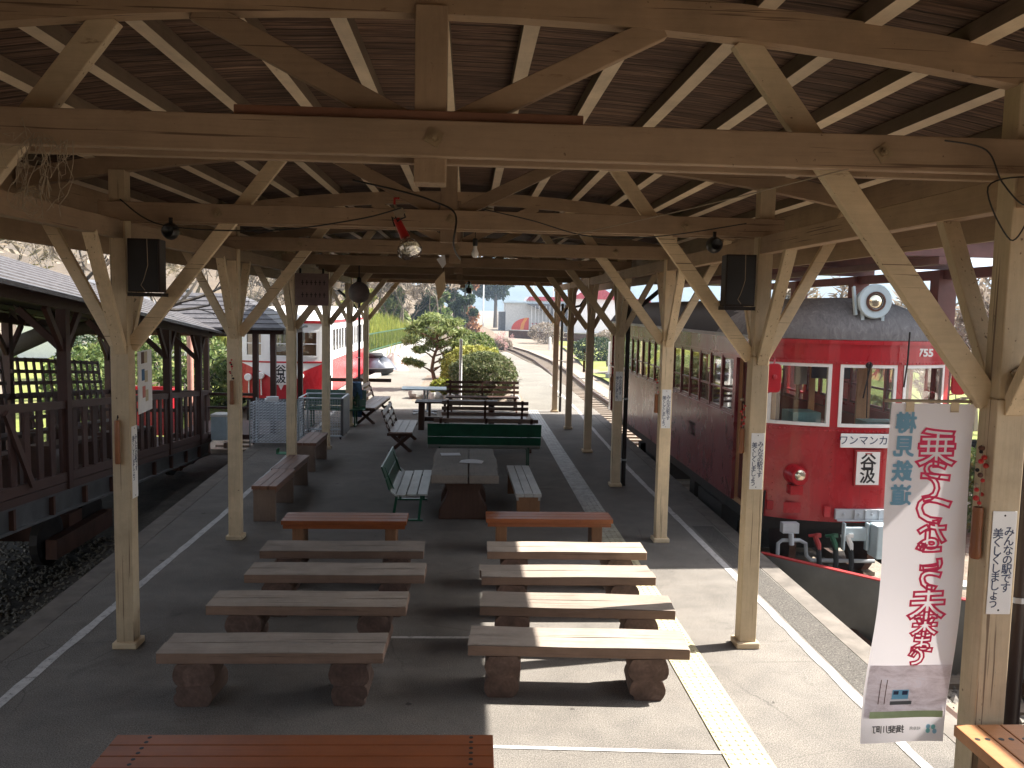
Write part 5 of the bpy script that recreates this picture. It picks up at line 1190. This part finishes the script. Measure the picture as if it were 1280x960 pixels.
bn = thing('banner', 'tall white hanging banner with mirrored pink and blue writing by the right post', 'banner', (2.235, 3.90, 2.585))
b = MB(); b.grid(16, 60, lambda u, v: cl((-BW/2+BW*u, 0, -BH*v))); part('cloth', b, M['cloth'], bn, smooth=True)
part('bar', MB().tube([(-BW/2-.04, .0, .012), (BW/2+.12, .0, .012)], .008, 8), M['string'], bn)
for x in (-.12, .1): part('tape', MB().box(x-.02, x+.02, -.006, -.003, -.04, .012), M['cream_x'], bn)
def ink(name, c):
    mt, N, L, bs = newmat(name); bs.inputs["Base Color"].default_value = (*c, 1); bs.inputs["Roughness"].default_value = .8
    t_ = N.new("ShaderNodeBsdfTranslucent"); t_.inputs[0].default_value = (*c, 1); x = N.new("ShaderNodeMixShader"); x.inputs[0].default_value = .45
    L.new(bs.outputs[0], x.inputs[1]); L.new(t_.outputs[0], x.inputs[2]); L.new(x.outputs[0], N["Material Output"].inputs[0]); return mt
tealm = ink('banner teal ink', (.25, .62, .62)); pinkm = ink('banner pink ink', (.80, .07, .18)); bluem = ink('banner blue ink', (.30, .55, .70))
def blet(txt, size, x, ztop, mat, bold, y, sp=1.0, n=10, outline=0):
    c = letters(txt, size, .005 if outline else 0, sp, .00005, True, outline=outline)
    if outline: c.v = [(v[0], v[1]*.12, v[2]) for v in c.v]
    top = max(v[2] for v in c.v)
    base = [(v[0]+x, v[1]+y, v[2]-top+ztop) for v in c.v]; out = MB()
    for k in range(n if bold > 0 else 1):
        a = 6.2832*k/n; dx, dz = (bold*math.cos(a), bold*math.sin(a)) if bold > 0 else (0, 0)
        out.add([cl((v[0]+dx, v[1]-.00012*k, v[2]+dz)) for v in base], c.f)
    return part('lettering', out, mat, bn)
Z = -.155
for ch, sz, zt in (('乗', .175, .114), ('っ', .13, .272), ('て', .15, .33), ('つ', .175, .445), ('な', .14, .56), ('ご', .135, .668), ('う', .135, .775), ('未', .165, .885), ('来', .135, 1.02), ('ま', .115, 1.12), ('で', .125, 1.20)):
    blet(ch, sz*(.93 if ch in '来まで' else 1.1), .035, -zt, pinkm, 0, -.003, outline=.0045 if ch in '来まで' else .0055)
for k, ch in enumerate('樽見鉄道'): blet(ch, .105, -.13, -.043-.116*k, bluem, .0038, -.004, n=9)
# picture panel with cherry blossom, a small blue railcar and the town's name
def blossom():
    mt, N, L, bs = newmat('printed blossom picture'); v = coords(N, L, (1, 1, 2.2), False); f = ntex(N, L, v, 9, 8, .75, .6)
    L.new(ramp(N, L, f, [(.3, (.42, .36, .37)), (.45, (.62, .56, .58)), (.6, (.74, .69, .72)), (.75, (.58, .64, .74))]), bs.inputs["Base Color"]); bs.inputs["Roughness"].default_value = .8
    t_ = N.new('ShaderNodeBsdfTranslucent'); L.new(bs.inputs['Base Color'].links[0].from_socket, t_.inputs[0]); x = N.new('ShaderNodeMixShader'); x.inputs[0].default_value = .45
    L.new(bs.outputs[0], x.inputs[1]); L.new(t_.outputs[0], x.inputs[2]); L.new(x.outputs[0], N['Material Output'].inputs[0]); return mt
def patch(x0, x1, z0, z1, mat, y, name='printed_picture'):
    b = MB(); b.grid(14, 10, lambda u, v: cl((x0+(x1-x0)*u, y-.004, z1+(z0-z1)*v))); return part(name, b, mat, bn)
patch(-.2, .2, -1.58, -1.30, blossom(), -.003)
patch(-.17, .19, -1.58, -1.545, plain('printed grass', (.40, .48, .26), .8), -.0045)
patch(-.07, .01, -1.480, -1.430, plain('printed blue', (.20, .48, .68), .8), -.005, 'printed_railcar'); patch(-.064, -.04, -1.455, -1.436, M['ink'], -.006, 'printed_window'); patch(-.022, .004, -1.457, -1.436, M['ink'], -.006, 'printed_window')
patch(-.075, .015, -1.490, -1.481, M['paper'], -.005, 'printed_stripe'); patch(-.075, .03, -1.510, -1.491, M['girder'], -.005, 'printed_track')
for x in (-.135, -.105): patch(x, x+.004, -1.505, -1.375, M['rust'], -.005, 'printed_pole')
for k, ch in enumerate('町川斐揖'): blet(ch, .042, -.13+.04*k, -1.622, M['girder'], .0010, -.004, n=5)
for k, ch in enumerate('県阜岐'): blet(ch, .02, .045+.018*k, -1.632, M['girder'], .0, -.004)
for x, z, c in ((.125, -1.630, 'denim'), (.125, -1.652, 'teal'), (.15, -1.632, 'teal'), (.158, -1.655, 'denim')):
    b = MB(); n = 12; b.add([cl((x+.011*math.cos(6.283*i/n), -.008, z+.013*math.sin(6.283*i/n))) for i in range(n)], [tuple(range(n))]); part('printed_emblem', b, bluem if c == 'denim' else tealm, bn)

# ------------------------------------------------------------------ planting and the far end
def branch_tree(mb, p, d, length, r, depth, rng, spread=.55, up_=.12, kids=(2, 3), tips=None, nseg=3, n=5):
    pts = [p]; rs = [r]; q = p.copy(); dd = d.copy()
    for i in range(nseg):
        dd = (dd+Vector((rng.gauss(0, .13), rng.gauss(0, .13), rng.gauss(0, .08)+up_*.3))).normalized(); q = q+dd*length/nseg; pts.append(q.copy()); rs.append(r*(1-.4*(i+1)/nseg))
    mb.tube(pts, rs, n if depth > 1 else 3, cap=False)
    if depth == 0:
        if tips is not None: tips.append(q)
        return
    for k in range(rng.randint(*kids)):
        a = (dd+Vector((rng.gauss(0, spread), rng.gauss(0, spread), rng.gauss(up_, spread*.7)))).normalized()
        st_ = pts[-1] if k == 0 else pts[rng.randint(max(1, nseg-1), nseg)]
        branch_tree(mb, st_, a, length*rng.uniform(.62, .86), rs[-1]*.72, depth-1, rng, spread, up_, kids, tips, nseg, n)
def bare_tree(label, loc, h, seed, group=None, twig=True, depth=5, lean=(0, 0)):
    rg = random.Random(seed); t = thing('bare_tree', label, 'tree', loc, 0, group)
    mb = MB(); tips = []
    branch_tree(mb, Vector((0, 0, -.2)), Vector((lean[0], lean[1], 1)).normalized(), h*.30, h*.022, depth, rg, .5, .15, (2, 3), tips)
    part('trunk', mb, M['bark'], t, smooth=True)
    lf = MB()
    for q in tips: lf.leaves(q, (h*.05,)*3, 9, h*.011, rg, .1, 0, 4)
    part('crown', lf, M['leaf_dry'], t)
    return t
def leafy_tree(label, loc, h, rad, mat, seed, group=None, n=2600, size=.14, kind='round', name='leafy_tree', trunk_h=None, bark='bark_grey', lean=(0, 0)):
    rg = random.Random(seed); t = thing(name, label, 'tree', loc, 0, group)
    mb = MB(); th = trunk_h or h*.4
    mb.tube([(0, 0, -.3), (.03*h*lean[0], 0, th*.5), (lean[0]*.1*h, lean[1]*.1*h, th), (lean[0]*.14*h, lean[1]*.12*h, h*.9)], [h*.035, h*.028, h*.022, h*.006], 8)
    cl_ = []
    k = 15
    for i in range(k):
        if kind == 'cone':
            f = rg.random()**.8; z = th*.6+(h-th*.6)*f; rr = rad*(1-f)*.95+.1; a = rg.uniform(0, 6.28); q = rr*rg.uniform(.2, .75)
            cl_.append(((q*math.cos(a), q*math.sin(a), z), rr*.55+.12))
        else:
            a = rg.uniform(0, 6.28); f = rg.uniform(-.8, 1); q = rad*.72*math.sqrt(max(.05, 1-f*f))*rg.uniform(.35, 1); z = th+(h-th)*.5+f*(h-th)*.42
            cl_.append(((q*math.cos(a), q*math.sin(a), z), rad*rg.uniform(.26, .45)))
    lf = MB()
    for c, r in cl_:
        mb.tube([(0, 0, min(c[2]*.8, h*.8)), (c[0]*.5, c[1]*.5, (c[2]*.9)), c], [h*.012, h*.008, h*.003], 5)
        lf.leaves(c, (r, r, r*.75), n//k, size, rg, .5)
    part('trunk', mb, M[bark], t, smooth=True); part('crown', lf, M[mat], t); return t
def bush(label, loc, r, mat, seed, n=5000, size=.035, name='clipped_bush', group=None, core=True, stem=True):
    rg = random.Random(seed); t = thing(name, label, 'bush', loc, 0, group)
    lf = MB(); lf.leaves((0, 0, r[2]*.95), r, n, size, rg, .88)
    for _ in range(26):
        d = Vector((rg.gauss(0, 1), rg.gauss(0, 1), rg.gauss(.4, .6))).normalized(); lf.leaves((d.x*r[0]*.98, d.y*r[1]*.98, r[2]*.95+d.z*r[2]*.98), (r[0]*.085,)*3, 12, size, rg, .1)
    for k in range(14):
        d = Vector((rg.gauss(0, 1), rg.gauss(0, 1), rg.gauss(.3, .7))).normalized(); lf.leaves((d.x*r[0]*.9, d.y*r[1]*.9, r[2]*.95+d.z*r[2]*.9), (r[0]*.22, r[1]*.22, r[2]*.2), n//40, size, rg, .3)
    part('foliage', lf, M[mat], t)
    tw = MB(); tw.leaves((r[0]*.15, -r[1]*.1, r[2]*.8), (r[0]*1.0, r[1]*1.0, r[2]*1.0), n//16, size*.7, rg, .86, 0, 2.6); part('twigs', tw, M['leaf_dry'], t)
    b = MB()
    for k in range(7):
        a = k*.9; b.tube([(0.06*math.cos(a), .06*math.sin(a), -.05), (r[0]*.3*math.cos(a), r[1]*.3*math.sin(a), r[2]*.5), (r[0]*.7*math.cos(a), r[1]*.7*math.sin(a), r[2]*1.1)], [.035, .025, .01], 5)
    part('stem', b, M['bark_grey'], t); return t
# niwaki pine
rg = random.Random(21)
t = thing('garden_pine', 'trained garden pine with layered needle pads beside the white pole', 'tree', (-1.13, 30.6, 0))
tb = MB(); tb.tube([(0, 0, -.1), (-.05, 0, .3), (-.16, .03, .75), (-.10, 0, 1.15), (.06, 0, 1.6), (-.02, 0, 2.1), (.05, 0, 2.5)], [.085, .075, .065, .055, .045, .035, .02], 8)
pads = [(-.05, 0, 2.55, .55, .22), (-.55, .1, 2.35, .45, .17), (-.85, 0, 2.15, .40, .15), (.5, 0, 2.4, .5, .18), (.75, .1, 2.05, .48, .17), (.2, -.3, 2.15, .5, .18), (-.35, .3, 1.95, .5, .18), (-.9, -.1, 1.72, .38, .14),
        (.55, -.1, 1.72, .55, .18), (.95, .1, 1.55, .42, .16), (0, .3, 1.62, .5, .18), (-.55, -.2, 1.45, .35, .13), (-.95, 0, .98, .36, .12), (-.62, -.1, .9, .25, .1), (.5, .1, 1.3, .5, .17), (.85, -.1, 1.1, .4, .15), (.3, .2, 1.02, .35, .14)]
lf = MB()
for (x, y, z, r, h) in pads:
    zt = max(.5, z-.35); tb.tube([(-.08, 0, zt), (x*.5, y*.5, z-.18), (x*.9, y, z-.05)], [.035, .026, .012], 6)
    for q in range(5): lf.leaves((x+rg.uniform(-.5, .5)*r, y+rg.uniform(-.5, .5)*r, z+rg.uniform(-.03, .05)), (r*.68, r*.68, h*1.0), 80, .038, rg, .1, 0, 2.8)
part('trunk', tb, M['bark_red'], t, smooth=True); part('crown', lf, M['leaf_pine'], t)
bush('large round clipped bush behind the slat-back bench', (.55, 27.6, 0), (1.1, 1.05, .80), 'leaf_bush', 31, 9000, .036)
bush('yellow green shrub rising behind the large round bush', (.22, 29.4, 0), (1.15, .8, .86), 'leaf_yellow', 32, 5000, .045, 'yellow_shrub')
bush('rounded green shrub farther behind the yellow shrub', (.35, 35, 0), (.95, .9, 1.0), 'leaf_mid', 33, 4000, .05)
bush('low flat green shrub between the garden pine and the yellow shrub', (.05, 32.6, 0), (.8, .7, .55), 'leaf_mid', 35, 2600, .045)
bush('leafy low plant at the foot of the garden pine', (-.75, 28.6, 0), (.5, .4, .28), 'leaf_lime', 36, 900, .06, 'low_plant')
bush('pale yellow tufts under the garden pine', (-.45, 30.9, 0), (.5, .4, .45), 'leaf_yellow', 37, 800, .05, 'low_plant')
# rocks edging the bed
for i, (x, y, s, lb) in enumerate(((-1.55, 27.5, .34, 'grey rock at the left tip of the planting bed'), (-1.0, 26.9, .26, 'pale rock in front of the garden pine'), (-.5, 26.6, .24, 'small rock left of the round bush'), (1.5, 26.8, .22, 'small rock at the right edge of the round bush'))):
    rg = random.Random(50+i); b = MB(); b.grid(14, 9, lambda u, v: (lambda d: tuple(d*s*(1+.35*noise.noise(d*1.7+Vector((i*3, 0, 0))))))(Vector((math.cos(u*6.2832)*math.sin(v*math.pi), math.sin(u*6.2832)*math.sin(v*math.pi), .7*math.cos(v*math.pi)))))
    tag(part('rock', b, M['concrete'], loc=(x, y, s*.35), smooth=True), lb, 'rock')
bd_ = MB(); bd_.grid(14, 14, lambda u, v: (-1.75+3.6*u, 26.6+10*v, .001+.10*math.sin(u*3.1416)*math.sin(v*3.1416))); struct('planting_bed', bd_, M['ground'], smooth=True)
t = thing('white_pole', 'slim white pole with a rounded top standing before the round bush', 'pole', (-.2, 24.75, 0)); part('pole', MB().tube([(0, 0, 0), (0, 0, 2.0)], .045, 10), M['white'], t, smooth=True); part('cap', MB().lathe([(.048, 1.99), (.046, 2.03), (.025, 2.06), (0, 2.065)], (0, 0, 0), 'z', 12), M['white'], t, smooth=True)
# low wall, green fence and bamboo grass bank on the far left
WL = [(-4.9, 38), (-4.75, 43), (-4.3, 50), (-3.6, 58), (-2.9, 68)]
b = MB()
for (a, c), (d, e) in zip(WL[:-1], WL[1:]): b.bar((a, c, -.1), (d, e, -.1), .2, 1.5)
tag(part('low_wall', b, M['concrete']), 'low pale concrete wall under the green fence on the far left', 'wall')
t = thing('wire_fence', 'dark green railing fence on the low wall below the bamboo grass', 'fence', (-4.9, 38, .65))
b = MB(); b2 = MB()
for (a, c), (d, e) in zip(WL[:-1], WL[1:]):
    n = int(abs(e-c)/.45)
    for i in range(n): x = a+(d-a)*i/n+4.9; y = c+(e-c)*i/n-38; b2.box(x-.014, x+.014, y-.014, y+.014, 0, .95)
    for z in (.1, .92): b.bar((a+4.9, c-38, z), (d+4.9, e-38, z), .04, .05)
part('rail', b, M['green'], t); part('bars', b2, M['green'], t)
bk = MB(); bk.grid(14, 20, lambda u, v: (-5.2-9*u+2.0*v, 38.5+30*v, GZ+.3+1.5*min(1, u*2.0)+.6*v)); struct('bamboo_bank', bk, M['hill'], smooth=True)
lf = MB(); rg = random.Random(41)
for _ in range(15000):
    u, v = rg.random()**1.2, rg.random(); x = -5.1-9*u+2.0*v; y = 38.4+30*v; z = GZ+.3+1.5*min(1, u*2.0)+.6*v; h = rg.uniform(.7, 1.5); a = rg.uniform(0, 6.28); w = .05
    dx, dy = rg.gauss(0, .16), rg.gauss(0, .16)
    lf.add([(x-w*math.cos(a), y-w*math.sin(a), z), (x+w*math.cos(a), y+w*math.sin(a), z), (x+dx, y+dy, z+h)], [(0, 1, 2)])
struct('bamboo_grass', lf, M['leaf_lime'], kind='stuff', label='bright yellow green bamboo grass covering the bank behind the green fence')
# tyre and tarpaulin heap
t = thing('covered_boat', 'small boat or cart under a grey tarpaulin beside the kerb', 'boat', (-3.95, 36.6, 0))
b = MB(); b.grid(22, 10, lambda u, v: (lambda a, k: (.85*math.cos(a)*(1-v*.85)+.09*math.sin(5*a+v*4), .55*math.sin(a)*(1-v*.85), .22+.55*math.sin(v*1.57)*(1+.2*math.sin(3*a+1)+.12*math.sin(7*a))))(u*6.2832, v)); part('tarpaulin', b, M['tarp'], t, smooth=True)
part('hull', MB().lathe([(.5, .0), (.72, .12), (.80, .3), (.76, .32)], (0, 0, 0), 'z', 20), M['rubber'], t, smooth=True)
def tyre(label, loc):
    b = MB(); b.grid(26, 10, lambda u, v: ((.26+.10*math.cos(v*6.2832))*math.cos(u*6.2832), (.26+.10*math.cos(v*6.2832))*math.sin(u*6.2832), .1+.1*math.sin(v*6.2832))); return tag(part('tyre', b, M['rubber'], loc=loc, smooth=True), label, 'tyre')
tyre('black tyre lying on top of the grey tarpaulin', (-4.0, 36.6, .74))
t = thing('covered_heap', 'pinkish cloth covered heap just beyond the grey tarpaulin', 'heap', (-3.4, 39.2, 0)); b = MB(); b.grid(20, 8, lambda u, v: (.7*math.cos(u*6.28)*(1-v*.9), .6*math.sin(u*6.28)*(1-v*.9), .75*math.sin(v*1.57)*(1+.1*math.sin(u*18)))); part('cover', b, plain('faded pink sheet', (.5, .36, .32), .8), t, smooth=True)
# thicket of bare trees and evergreens beyond the bamboo grass
pal = ['leaf_dark', 'leaf_mid', 'leaf_pine']
T0 = [bare_tree('pale bare tree with tangled twigs on the far slope', (-9.5, 78, .3), 8.5, s, 'bare trees on the far slope') for s in (61, 62, 63)]
for i in range(30):
    x = -20+.78*i+rnd.uniform(-.4, .4); y = 72+rnd.uniform(0, 22); s = rnd.uniform(.75, 1.25)
    if x > -3.2: continue
    c = dup(T0[i % 3], (x, y, GZ+max(0, (y-78)*.1)), rnd.uniform(0, 6.28)); c.scale = (s,)*3
for i, (x, y, h, r, mt, sd_, lb) in enumerate(((-6.3, 74, 5.5, 1.6, 'leaf_pine', 71, 'layered dark pine among the bare trees above the bamboo grass'), (-9.2, 70, 6.5, 1.7, 'leaf_yellow', 72, 'yellowing tree beside the roof end above the bamboo grass'), (-1.6, 96, 8.5, 2.2, 'leaf_dark', 73, 'dark evergreen standing left of the rusty conifer'), (-4.2, 86, 6.5, 1.9, 'leaf_dark', 75, 'dark evergreen in the middle of the bare trees'), (-2.6, 80, 5.5, 1.5, 'leaf_mid', 78, 'mid green bushy tree in front of the dark evergreens'), (-7.6, 84, 8, 2.2, 'leaf_dark', 79, 'tall dark evergreen behind the layered pine'), (-.4, 92, 7, 1.5, 'leaf_dark', 80, 'slim dark evergreen touching the rusty conifer'))):
    leafy_tree(lb, (x, y, GZ), h, r, mt, sd_, 'evergreens on the far slope', 2600, .17, trunk_h=1.4)
leafy_tree('rusty orange brown conifer beside the far track', (.15, 104, GZ), 16, 1.75, 'leaf_rust', 76, None, 3600, .2, 'cone', 'conifer', 1.2)
leafy_tree('dark broad tree with a bare trunk behind the far white building', (5.3, 165, GZ), 13.5, 5.8, 'leaf_dark', 77, None, 4200, .42, 'round', 'leafy_tree', 5.2)
rg = random.Random(81)
t = thing('plum_tree', 'small pink flowering plum tree beside the far track', 'tree', (1.5, 58, GZ)); tb = MB(); tips = []
branch_tree(tb, Vector((0, 0, 0)), Vector((.45, 0, .9)).normalized(), .9, .07, 4, rg, .6, .05, (2, 3), tips); part('trunk', tb, M['bark_red'], t, smooth=True)
lf = MB(); [lf.leaves(q, (.22, .22, .16), 12, .035, rg, .1) for q in tips]; part('crown', lf, M['leaf_pink'], t)
for i, (x, y, h, lb) in enumerate(((2.6, 148, 14, 'tall white flagpole beyond the end of the track'), (.4, 150, 8, 'thin far pole left of the white flagpole'), (14.5, 190, 20, 'thin pale pole behind the white building, left one'), (19, 190, 20, 'thin pale pole behind the white building, middle one'), (24, 190, 21, 'thin pale pole behind the white building, right one'))):
    t = thing('pole', lb, 'pole', (x, y, GZ)); part('shaft', MB().tube([(0, 0, 0), (0, 0, h)], .13, 6), M['white'], t); part('cap', MB().lathe([(.15, h), (0, h+.15)], (0, 0, 0), 'z', 6), M['white'], t)
# white building with a painted mural, long red roof behind it
mb_ = thing('mural_building', 'white building with a red and orange mural beyond the track', 'building', (6.4, 145, GZ))
part('wall', MB().box(0, 16, 0, 8, 0, 4.7), plain('off white render', (.5, .5, .48), .7), mb_); part('roof', MB().box(-.3, 16.3, -.3, 8.3, 4.7, 4.95), M['palegrey'], mb_)
part('side_shed', MB().box(-1.1, -.02, 1, 5, 0, 3.2), M['girder'], mb_)
A_ = [(1.0, .15)]+[(1.0+3.0*(1-math.cos(a)), .15+2.1*math.sin(a)) for a in [i*math.pi/2/10 for i in range(1, 11)]]+[(4.0, .15)]
part('mural', MB().prism(A_, -.04, -.01), plain('mural red', (.62, .06, .03), .7), mb_); part('mural', MB().prism([(2.5, .16), (2.7, 1.2), (3.3, 2.2), (3.9, 2.28), (3.3, 1.3), (3.1, .16)], -.07, -.045), plain('mural orange', (.75, .28, .04), .7), mb_)
part('porch_roof', MB().prism([(3.6, 4.62), (16, 4.62), (16, 1.4), (8.5, 2.5)], -1.6, -.02), M['girder'], mb_)
b = MB()
for i in range(12): b.box(4.3+.62*i, 4.38+.62*i, -1.75, -1.67, 0, 4.3)
part('poles', b, M['white'], mb_)
rg = random.Random(5); b = MB()
for r_ in range(2):
    for i in range(9): x = 4.3+.62*i+rg.uniform(0, .1); z = 1.25-.95*r_; b.box(x, x+.42, -.05, -.01, z, z+.12).box(x+.05, x+.15, -.05, -.01, z-.35, z+.3).box(x+.28, x+.36, -.05, -.01, z-.3, z+.1)
part('mural_pattern', b, M['tramred2'], mb_)
t = thing('red_roof_building', 'long low red roofed building behind the white mural building', 'building', (12, 168, GZ)); part('wall', MB().box(0, 24, 0, 8, 0, 5.4), M['palegrey'], t); part('roof', MB().prism([(-.6, 5.4), (24.6, 5.4), (24, 6.2), (0, 6.2)], -.6, 8.6), M['tramred2'], t)
t = thing('red_gable', 'bright red gabled roof seen past the farthest right posts', 'building', (17.5, 140, GZ)); part('wall', MB().box(0, 7, 0, 6, 0, 5.6), M['white'], t); part('roof', MB().prism([(-.6, 5.6), (7.6, 5.6), (3.5, 8.2)], -.5, 6.5), M['tramred2'], t)
t = thing('stone_wall', 'low dark stone wall below the white mural building', 'wall', (5.6, 112, GZ)); part('stones', MB().bar((0, 0, .45), (14, -16, .45), .6, .95), M['rust'], t); part('coping', MB().bar((0, 0, .95), (14, -16, .95), .7, .1), M['concrete'], t)
t = thing('equipment_cabinet', 'white metal equipment cabinet on a grey base beside the right track', 'cabinet', (8.6, 47, GZ)); part('body', MB().box(-.65, .65, -.4, .4, .3, 2.1), M['white'], t, .02); part('base', MB().box(-.75, .75, -.5, .5, 0, .3), M['concrete'], t); part('door_seam', MB().box(-.01, .01, -.405, -.4, .35, 2.05), M['iron'], t)
tag(part('marker_post', MB().lathe([(.12, 0), (.12, 1.1), (.08, 1.2), (0, 1.22)], (7.8, 80, GZ), 'z', 8), M['white']), 'short white marker post between track and grass bank', 'post')
for i, (x, y, r, mt, lb) in enumerate(((9.8, 52, 1.1, 'leaf_dry', 'dry brown shrub behind the white equipment cabinet'), (9.5, 63, 1.6, 'leaf_dark', 'dark evergreen shrub on the right bank beyond the cabinet'), (13.5, 78, 1.8, 'leaf_dry', 'large dry shrub on the right bank below the white building'), (8.8, 95, 2.0, 'leaf_dry', 'dry scrub beside the low stone wall'), (3.0, 76, 1.0, 'leaf_dry', 'low dry scrub left of the far track bend'))):
    bush(lb, (x, y, GZ), (r, r, r*.6), mt, 90+i, 1800, .07, 'shrub')
# garden left of the wagon: leaning trunk, shrubs, houses
t = thing('leaning_tree', 'thick leaning grey trunk on the lawn behind the wooden wagon', 'tree', (-11.2, 15.5, GZ)); b = MB(); b.tube([(0, 0, 0), (.9, .2, 1.6), (2.2, .4, 2.7), (3.4, .5, 3.25), (4.6, .8, 3.45)], [.26, .22, .19, .16, .10], 10); branch_tree(b, Vector((3.4, .5, 3.2)), Vector((.3, .3, 1)).normalized(), 1.2, .09, 4, random.Random(3)); branch_tree(b, Vector((4.6, .8, 3.45)), Vector((.8, .1, .3)).normalized(), 1.2, .08, 4, random.Random(4)); part('trunk', b, M['bark_grey'], t, smooth=True)
tl = []
lf = MB(); rg = random.Random(6)
for _ in range(24): lf.leaves((rg.uniform(2.0, 5.6), rg.uniform(-.6, 2), rg.uniform(3.6, 5.4)), (.4, .4, .25), 26, .05, rg, .2, 0, 2.5)
part('crown', lf, M['leaf_dry'], t)
for i, (x, y, r, mt, lb) in enumerate(((-10.2, 24, 1.5, 'leaf_mid', 'mid green shrub behind the lattice benches'), (-9.3, 28, 1.7, 'leaf_mid', 'loose green shrub near the copper pole'), (-12.5, 30, 1.7, 'leaf_dark', 'dark shrub on the lawn behind the leaning trunk'), (-8.6, 30, 1.3, 'leaf_dark', 'dark bush beside the left tram'), (-16, 40, 1.4, 'leaf_mid', 'far green shrub at the back of the lawn'))):
    bush(lb, (x, y, GZ+.2), (r, r, r*.85), mt, 110+i, 2600, .06, 'shrub')
t = thing('copper_pole', 'pinkish painted pole beside the porch on the left', 'pole', (-7.6, 23.5, GZ)); part('shaft', MB().tube([(0, 0, 0), (0, 0, 4.2)], .085, 10), plain('pinkish brown paint', (.42, .22, .17), .5), t, smooth=True); part('collar', MB().lathe([(.1, 4.1), (.1, 4.2), (0, 4.25)], (0, 0, 0), 'z', 10), M['girder'], t)
for i, (x, y, w, h, lb) in enumerate(((-27, 52, 7, 3.0, 'white walled house with a grey roof beyond the lawn'), (-20.5, 56, 4.5, 2.2, 'low white shed beside the house beyond the lawn'))):
    t = thing('house', lb, 'house', (x, y, GZ+.3)); part('wall', MB().box(0, w, 0, 5, 0, h), M['white'], t); part('roof', MB().prism([(-.5, h), (w+.5, h), (w/2, h+1.8)], -.4, 5.4), M['girder'], t)
    part('window', MB().box(w*.3, w*.5, -.03, -.005, h*.35, h*.75), M['ink'], t)
TN = bare_tree('bare grey tree with fine twigs behind the left wagon roof', (-14, 26, GZ), 9, 64, 'bare trees behind the left wagon')
for i, (x, y, s) in enumerate(((-18, 30, 1.1), (-11, 34, .95), (-21, 38, 1.2), (-15, 44, 1.1), (-9.6, 38, 1.0), (-12, 50, 1.1), (-24, 30, 1.0))):
    c = dup(TN, (x, y, GZ), i*1.3); c.scale = (s,)*3
# brush behind the right tram
BN = bare_tree('bare straw coloured brush behind the train shed', (13.5, 14, GZ), 5.5, 65, 'bare brush behind the train shed')
for i, (x, y, s) in enumerate(((10.5, 18, .9), (12.5, 20, 1.1), (11, 24, 1.0), (13, 12, 1.0), (14.5, 17, 1.2), (10.8, 29, 1.0), (14, 26, 1.2), (12, 34, 1.1), (11.2, 11.5, .8), (13.5, 31, 1.0), (10.2, 21.5, .8), (16, 21, 1.3))):
    c = dup(BN, (x+2.2, y, GZ), i*1.7); c.scale = (s,)*3
for i, (x, y, r, lb) in enumerate(((9.6, 14.5, .9, 'green shrub seen through the tram windows'), (9.9, 20.5, 1.1, 'green shrub behind the middle of the tram'), (9.7, 26, 1.1, 'green shrub behind the far end of the tram'))):
    bush(lb, (x, y, GZ), (r, r, r*.9), 'leaf_mid', 130+i, 1800, .06, 'shrub')

# ------------------------------------------------------------------ the air between here and the far mountain
if HAZE:
    hz = part('haze', MB().box(-1700, 1800, -420, 2230, GZ-1.5, 140), bpy.data.materials.new('pale air')); hz["kind"] = 'stuff'; hz["label"] = 'pale blue air in front of the far mountain'
    hm = hz.data.materials[0]; hm.use_nodes = True; hm.node_tree.nodes.clear()
    pv = hm.node_tree.nodes.new("ShaderNodeVolumePrincipled"); ho = hm.node_tree.nodes.new("ShaderNodeOutputMaterial")
    pv.inputs["Color"].default_value = (.62, .78, 1, 1); pv.inputs["Density"].default_value = .0006; pv.inputs["Anisotropy"].default_value = .2
    hm.node_tree.links.new(pv.outputs[0], ho.inputs["Volume"])
